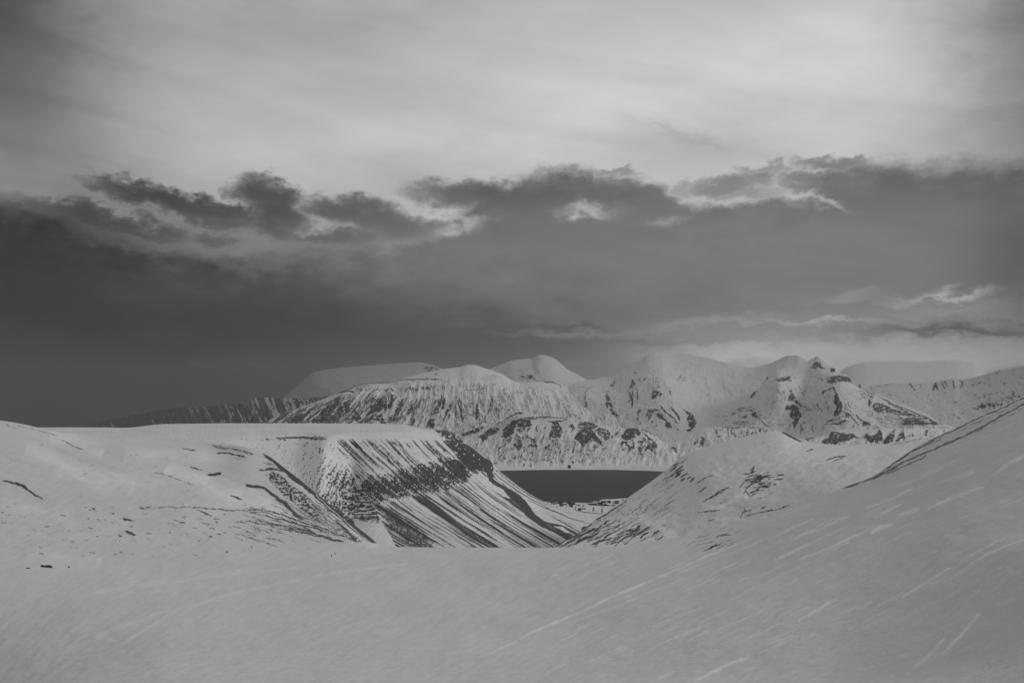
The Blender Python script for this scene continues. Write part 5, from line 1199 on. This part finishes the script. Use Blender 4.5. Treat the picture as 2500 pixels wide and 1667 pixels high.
def trestle(X, Y, w, h, label):
    e = empty('trestle_tower', ground_at('valley_floor', X, Y) - Vector((0, 0, .5)), 0, label, 'tower', 'timber trestle towers on the valley floor')
    tw = w * .28
    for sx in (-1, 1):
        for sy in (-1, 1):
            bm = bmesh.new(); beam(bm, (sx * w / 2, sy * w / 2, 0), (sx * tw, sy * tw, h), 1.5); mesh_obj('leg', bm, M['steel'], e)
    bm = bmesh.new()
    for k in (.25, .5, .75):
        r = w / 2 + (tw - w / 2) * k; z = h * k
        for a, b_ in (((-r, -r, z), (r, -r, z)), ((r, -r, z), (r, r, z)), ((r, r, z), (-r, r, z)), ((-r, r, z), (-r, -r, z))): beam(bm, a, b_, .8)
        beam(bm, (-r, -r, z), (r * .95, -r * .95, z + h * .2), .6); beam(bm, (r, -r, z), (-r * .95, -r * .95, z + h * .2), .6)
    mesh_obj('bracing', bm, M['steel'], e)
    bm = bmesh.new(); box(bm, -tw - 1.4, tw + 1.4, -tw - 1, tw + 1, h, h + 3.0); mesh_obj('cap', bm, M['dark'], e)
    bm = bmesh.new(); box(bm, -w / 2 - 1, w / 2 + 1, -w / 2 - 1, w / 2 + 1, -1, 1.2); mesh_obj('base', bm, M['dark'], e)
trestle(1448.3, 1247, 7.5, 17, 'left hand timber cableway tower in the snow right of the long low hall')
trestle(1470.5, 1251, 7.5, 18, 'right hand timber cableway tower, closest to the hillside')
def mast(X, Y, h):
    e = empty('lattice_mast', ground_at('valley_floor', X, Y), 0, 'tall dark lattice mast with splayed legs standing in the harbour yard', 'mast')
    for sx, sy in ((-1, -1), (1, -1), (0, 1)):
        bm = bmesh.new(); beam(bm, (sx * 4.2, sy * 4, -1), (sx * .8, sy * .8, h * .75), 1.1); mesh_obj('leg', bm, M['steel'], e)
    bm = bmesh.new(); beam(bm, (0, 0, h * .7), (0, 0, h), 1.4); mesh_obj('spire', bm, M['steel'], e)
    bm = bmesh.new(); beam(bm, (0, 0, 0), (0, 0, h * .7), .5)
    for k in range(1, 6):
        r = 4.2 - 3.4 * k / 6; z = h * .75 * k / 6; beam(bm, (-r, -r, z), (r, -r, z), .5); beam(bm, (r, -r, z), (0, r, z), .5); beam(bm, (0, r, z), (-r, -r, z), .5)
    mesh_obj('bracing', bm, M['steel'], e)
mast(1497, 1234, 30)
def wall_line():
    a = ground_at('valley_floor', 1473, 1234.8); b_ = ground_at('valley_floor', 1503, 1234.2)
    bm = bmesh.new(); n = 12
    o = Vector((a.x, a.y, 0)); d = (b_ - a) / n
    for i in range(n):
        p = d * i; z = a.z + (b_.z - a.z) * i / n; L = d.length
        box(bm, p.x, p.x + d.x * .99, p.y - .6, p.y + .6, z - 3, z + 2.6 + (i % 2) * .15)
    w_ = mesh_obj('boundary_wall', bm, M['dark']); w_.location = (a.x, a.y, 0); tag(w_, 'long low dark wall running past the foot of the lattice mast', 'wall')
wall_line()

# ---- boulders and outcrops poking out of the snow on the left
def rock(X, Y, w, h, seed, label, kind='boulder', sheet_='ground', d=None):
    p = ground_at(sheet_, X, Y); bm = bmesh.new(); bmesh.ops.create_icosphere(bm, subdivisions=4, radius=1.0)
    rng = random.Random(seed); o = [rng.uniform(0, 50) for _ in range(3)]
    from mathutils import noise as mn
    for v in bm.verts:
        c = v.co.copy(); n = mn.fractal(c * 1.3 + Vector(o), .9, 2.1, 5) ; c *= 1 + .42 * n
        v.co = Vector((c.x * w / 2, c.y * (d or w * .7) / 2, (c.z * .62 + .35) * h))
    r = mesh_obj(kind, bm, M['boulder'], smooth=False); r.location = p - Vector((0, 0, h * .18)); tag(r, label, 'rock'); return r
px = lambda n, X, Y: n * ground_at('ground', X, Y).y / F
rock(554, 1348.5, px(4.2, 554, 1347), px(3.8, 554, 1347), 3, 'compact black boulder alone on the open snow, left of the lone walker')
rock(168, 1382, px(5, 168, 1381), px(3.5, 168, 1381), 5, 'small round dark boulder right of the ragged outcrop at the lower left')
rock(113, 1383, px(26, 113, 1381), px(6.5, 113, 1381), 7, 'wide ragged dark outcrop at the lower left of the snowfield', 'outcrop')
rock(104, 1381, px(7, 104, 1380), px(7, 104, 1380), 8, 'upright dark rock at the left end of the ragged outcrop')
rock(68, 1384.5, px(9, 68, 1384), px(3, 68, 1384), 9, 'flat dark rock barely showing, leftmost of the rocks at the lower left')
rock(661, 1309.5, px(2.6, 661, 1309), px(2, 661, 1309), 10, 'tiny dark stone under the bare ribs of the left slope')
rock(400, 1335, px(2.4, 400, 1334), px(1.6, 400, 1334), 12, 'tiny dark stone left of the compact black boulder, far out on the left slope')
rock(457, 1304.5, px(3, 457, 1304), px(1.8, 457, 1304), 13, 'tiny dark stone high on the left slope, above the flat oval rock')

# ---- people crossing the snow: one continuous skinned body each
def person(X, Y, H, face, lean, stride, label, seed):
    p = ground_at('ground', X, Y)
    s = H / 1.8
    r = lambda x, y, z: Vector((x, y, z)) * s
    L = lean
    J = {'pelvis': (0, 0, .95), 'waist': (0, L * .3, 1.12), 'chest': (0, L * .75, 1.38), 'neck': (0, L, 1.53), 'head': (0, L * 1.15, 1.64), 'crown': (0, L * 1.2, 1.78)}
    for sx, n in ((-1, 'l'), (1, 'r')):
        f = stride * sx
        J['hip' + n] = (.1 * sx, 0, .9); J['knee' + n] = (.11 * sx, f * .5 + .06, .5); J['ankle' + n] = (.12 * sx, f, .09); J['toe' + n] = (.13 * sx, f + .2, .04)
        J['sh' + n] = (.2 * sx, L * .85, 1.44); J['el' + n] = (.29 * sx, L * .7 - f * .5, 1.18); J['wr' + n] = (.27 * sx, L * .7 - f * .5 + .22, 1.05); J['hand' + n] = (.25 * sx, L * .7 - f * .5 + .32, 1.04)
    R = {'pelvis': .17, 'waist': .15, 'chest': .18, 'neck': .07, 'head': .105, 'crown': .08, 'hip': .12, 'knee': .075, 'ankle': .06, 'toe': .05, 'sh': .09, 'el': .06, 'wr': .045, 'hand': .05}
    E = [('pelvis', 'waist'), ('waist', 'chest'), ('chest', 'neck'), ('neck', 'head'), ('head', 'crown')]
    for n in 'lr': E += [('pelvis', 'hip' + n), ('hip' + n, 'knee' + n), ('knee' + n, 'ankle' + n), ('ankle' + n, 'toe' + n), ('chest', 'sh' + n), ('sh' + n, 'el' + n), ('el' + n, 'wr' + n), ('wr' + n, 'hand' + n)]
    names = list(J); me = bpy.data.meshes.new('person'); me.from_pydata([r(*J[k]) for k in names], [(names.index(a), names.index(b_)) for a, b_ in E], [])
    o = bpy.data.objects.new('person', me); COL.objects.link(o); me.materials.append(M['cloth'])
    me.skin_vertices or me.attributes
    md = o.modifiers.new('skin', 'SKIN')
    if not me.skin_vertices:
        bm = bmesh.new(); bm.from_mesh(me); bm.verts.layers.skin.verify(); bm.to_mesh(me); bm.free()
    for i, k in enumerate(names):
        rr = R.get(k) or R.get(k[:-1]); me.skin_vertices[0].data[i].radius = (rr * s * 1.25, rr * s * 1.1)
    me.skin_vertices[0].data[0].use_root = True
    md.use_smooth_shade = True; o.modifiers.new('sub', 'SUBSURF').render_levels = 2
    o.location = p; o.rotation_euler = (0, 0, math.radians(face)); tag(o, label, 'person', 'people crossing the snowfield')
    # jacket: a clean closed shell over the torso; hat over the crown
    bm = bmesh.new(); rings = []
    for z, rx, ry, yy in ((.86, .20, .16, 0), (1.0, .205, .165, L * .15), (1.15, .19, .155, L * .4), (1.35, .225, .17, L * .75), (1.46, .2, .14, L * .9), (1.53, .09, .09, L)):
        rings.append([bm.verts.new(r(rx * math.cos(a), yy + ry * math.sin(a), z)) for a in np.linspace(0, 2 * math.pi, 16, endpoint=False)])
    for rg in rings:
        for v in rg: v.co.x *= 1.3; v.co.y *= 1.25
    for a, b_ in zip(rings[:-1], rings[1:]):
        for i in range(16): bm.faces.new((a[i], a[(i + 1) % 16], b_[(i + 1) % 16], b_[i]))
    mesh_obj('jacket', bm, M['cloth'], o, True)
    bm = bmesh.new(); bmesh.ops.create_uvsphere(bm, u_segments=12, v_segments=8, radius=.125 * s)
    for v in bm.verts: v.co = v.co + r(0, L * 1.2, 1.74)
    mesh_obj('hat', bm, M['cloth'], o, True)
hp = lambda n, X, Y: n * ground_at('ground', X, Y).y / F
person(810.5, 1360.5, hp(6.6, 810, 1360), 60, .12, .42, 'person in dark clothing with one leg stretched behind, nearer of the pair walking together', 1)
person(818.5, 1353, hp(6.0, 818, 1353), 65, .16, .34, 'person in dark clothing leaning forward, further and right hand one of the pair', 2)
person(614.6, 1338, hp(6.0, 614, 1338), 10, .03, .12, 'person in dark clothing standing upright alone on the snow, left of the pair', 3)

# ------------------------------------------------------------------ air
def haze():
    bm = bmesh.new(); box(bm, -21000, 21000, -1500, 27000, -3, 1560)
    m = bpy.data.materials.new("haze"); m.use_nodes = True; t = m.node_tree; t.nodes.clear(); b = NB(t)
    v = b.new('ShaderNodeVolumePrincipled'); v.inputs['Color'].default_value = (.95, .95, .95, 1); v.inputs['Density'].default_value = HAZE; v.inputs['Anisotropy'].default_value = 0.2
    out = b.new('ShaderNodeOutputMaterial'); b.l.new(v.outputs[0], out.inputs['Volume'])
    o = mesh_obj('haze', bm, m); tag(o, kind='stuff')
HAZE = 0.5 / 45000
haze()
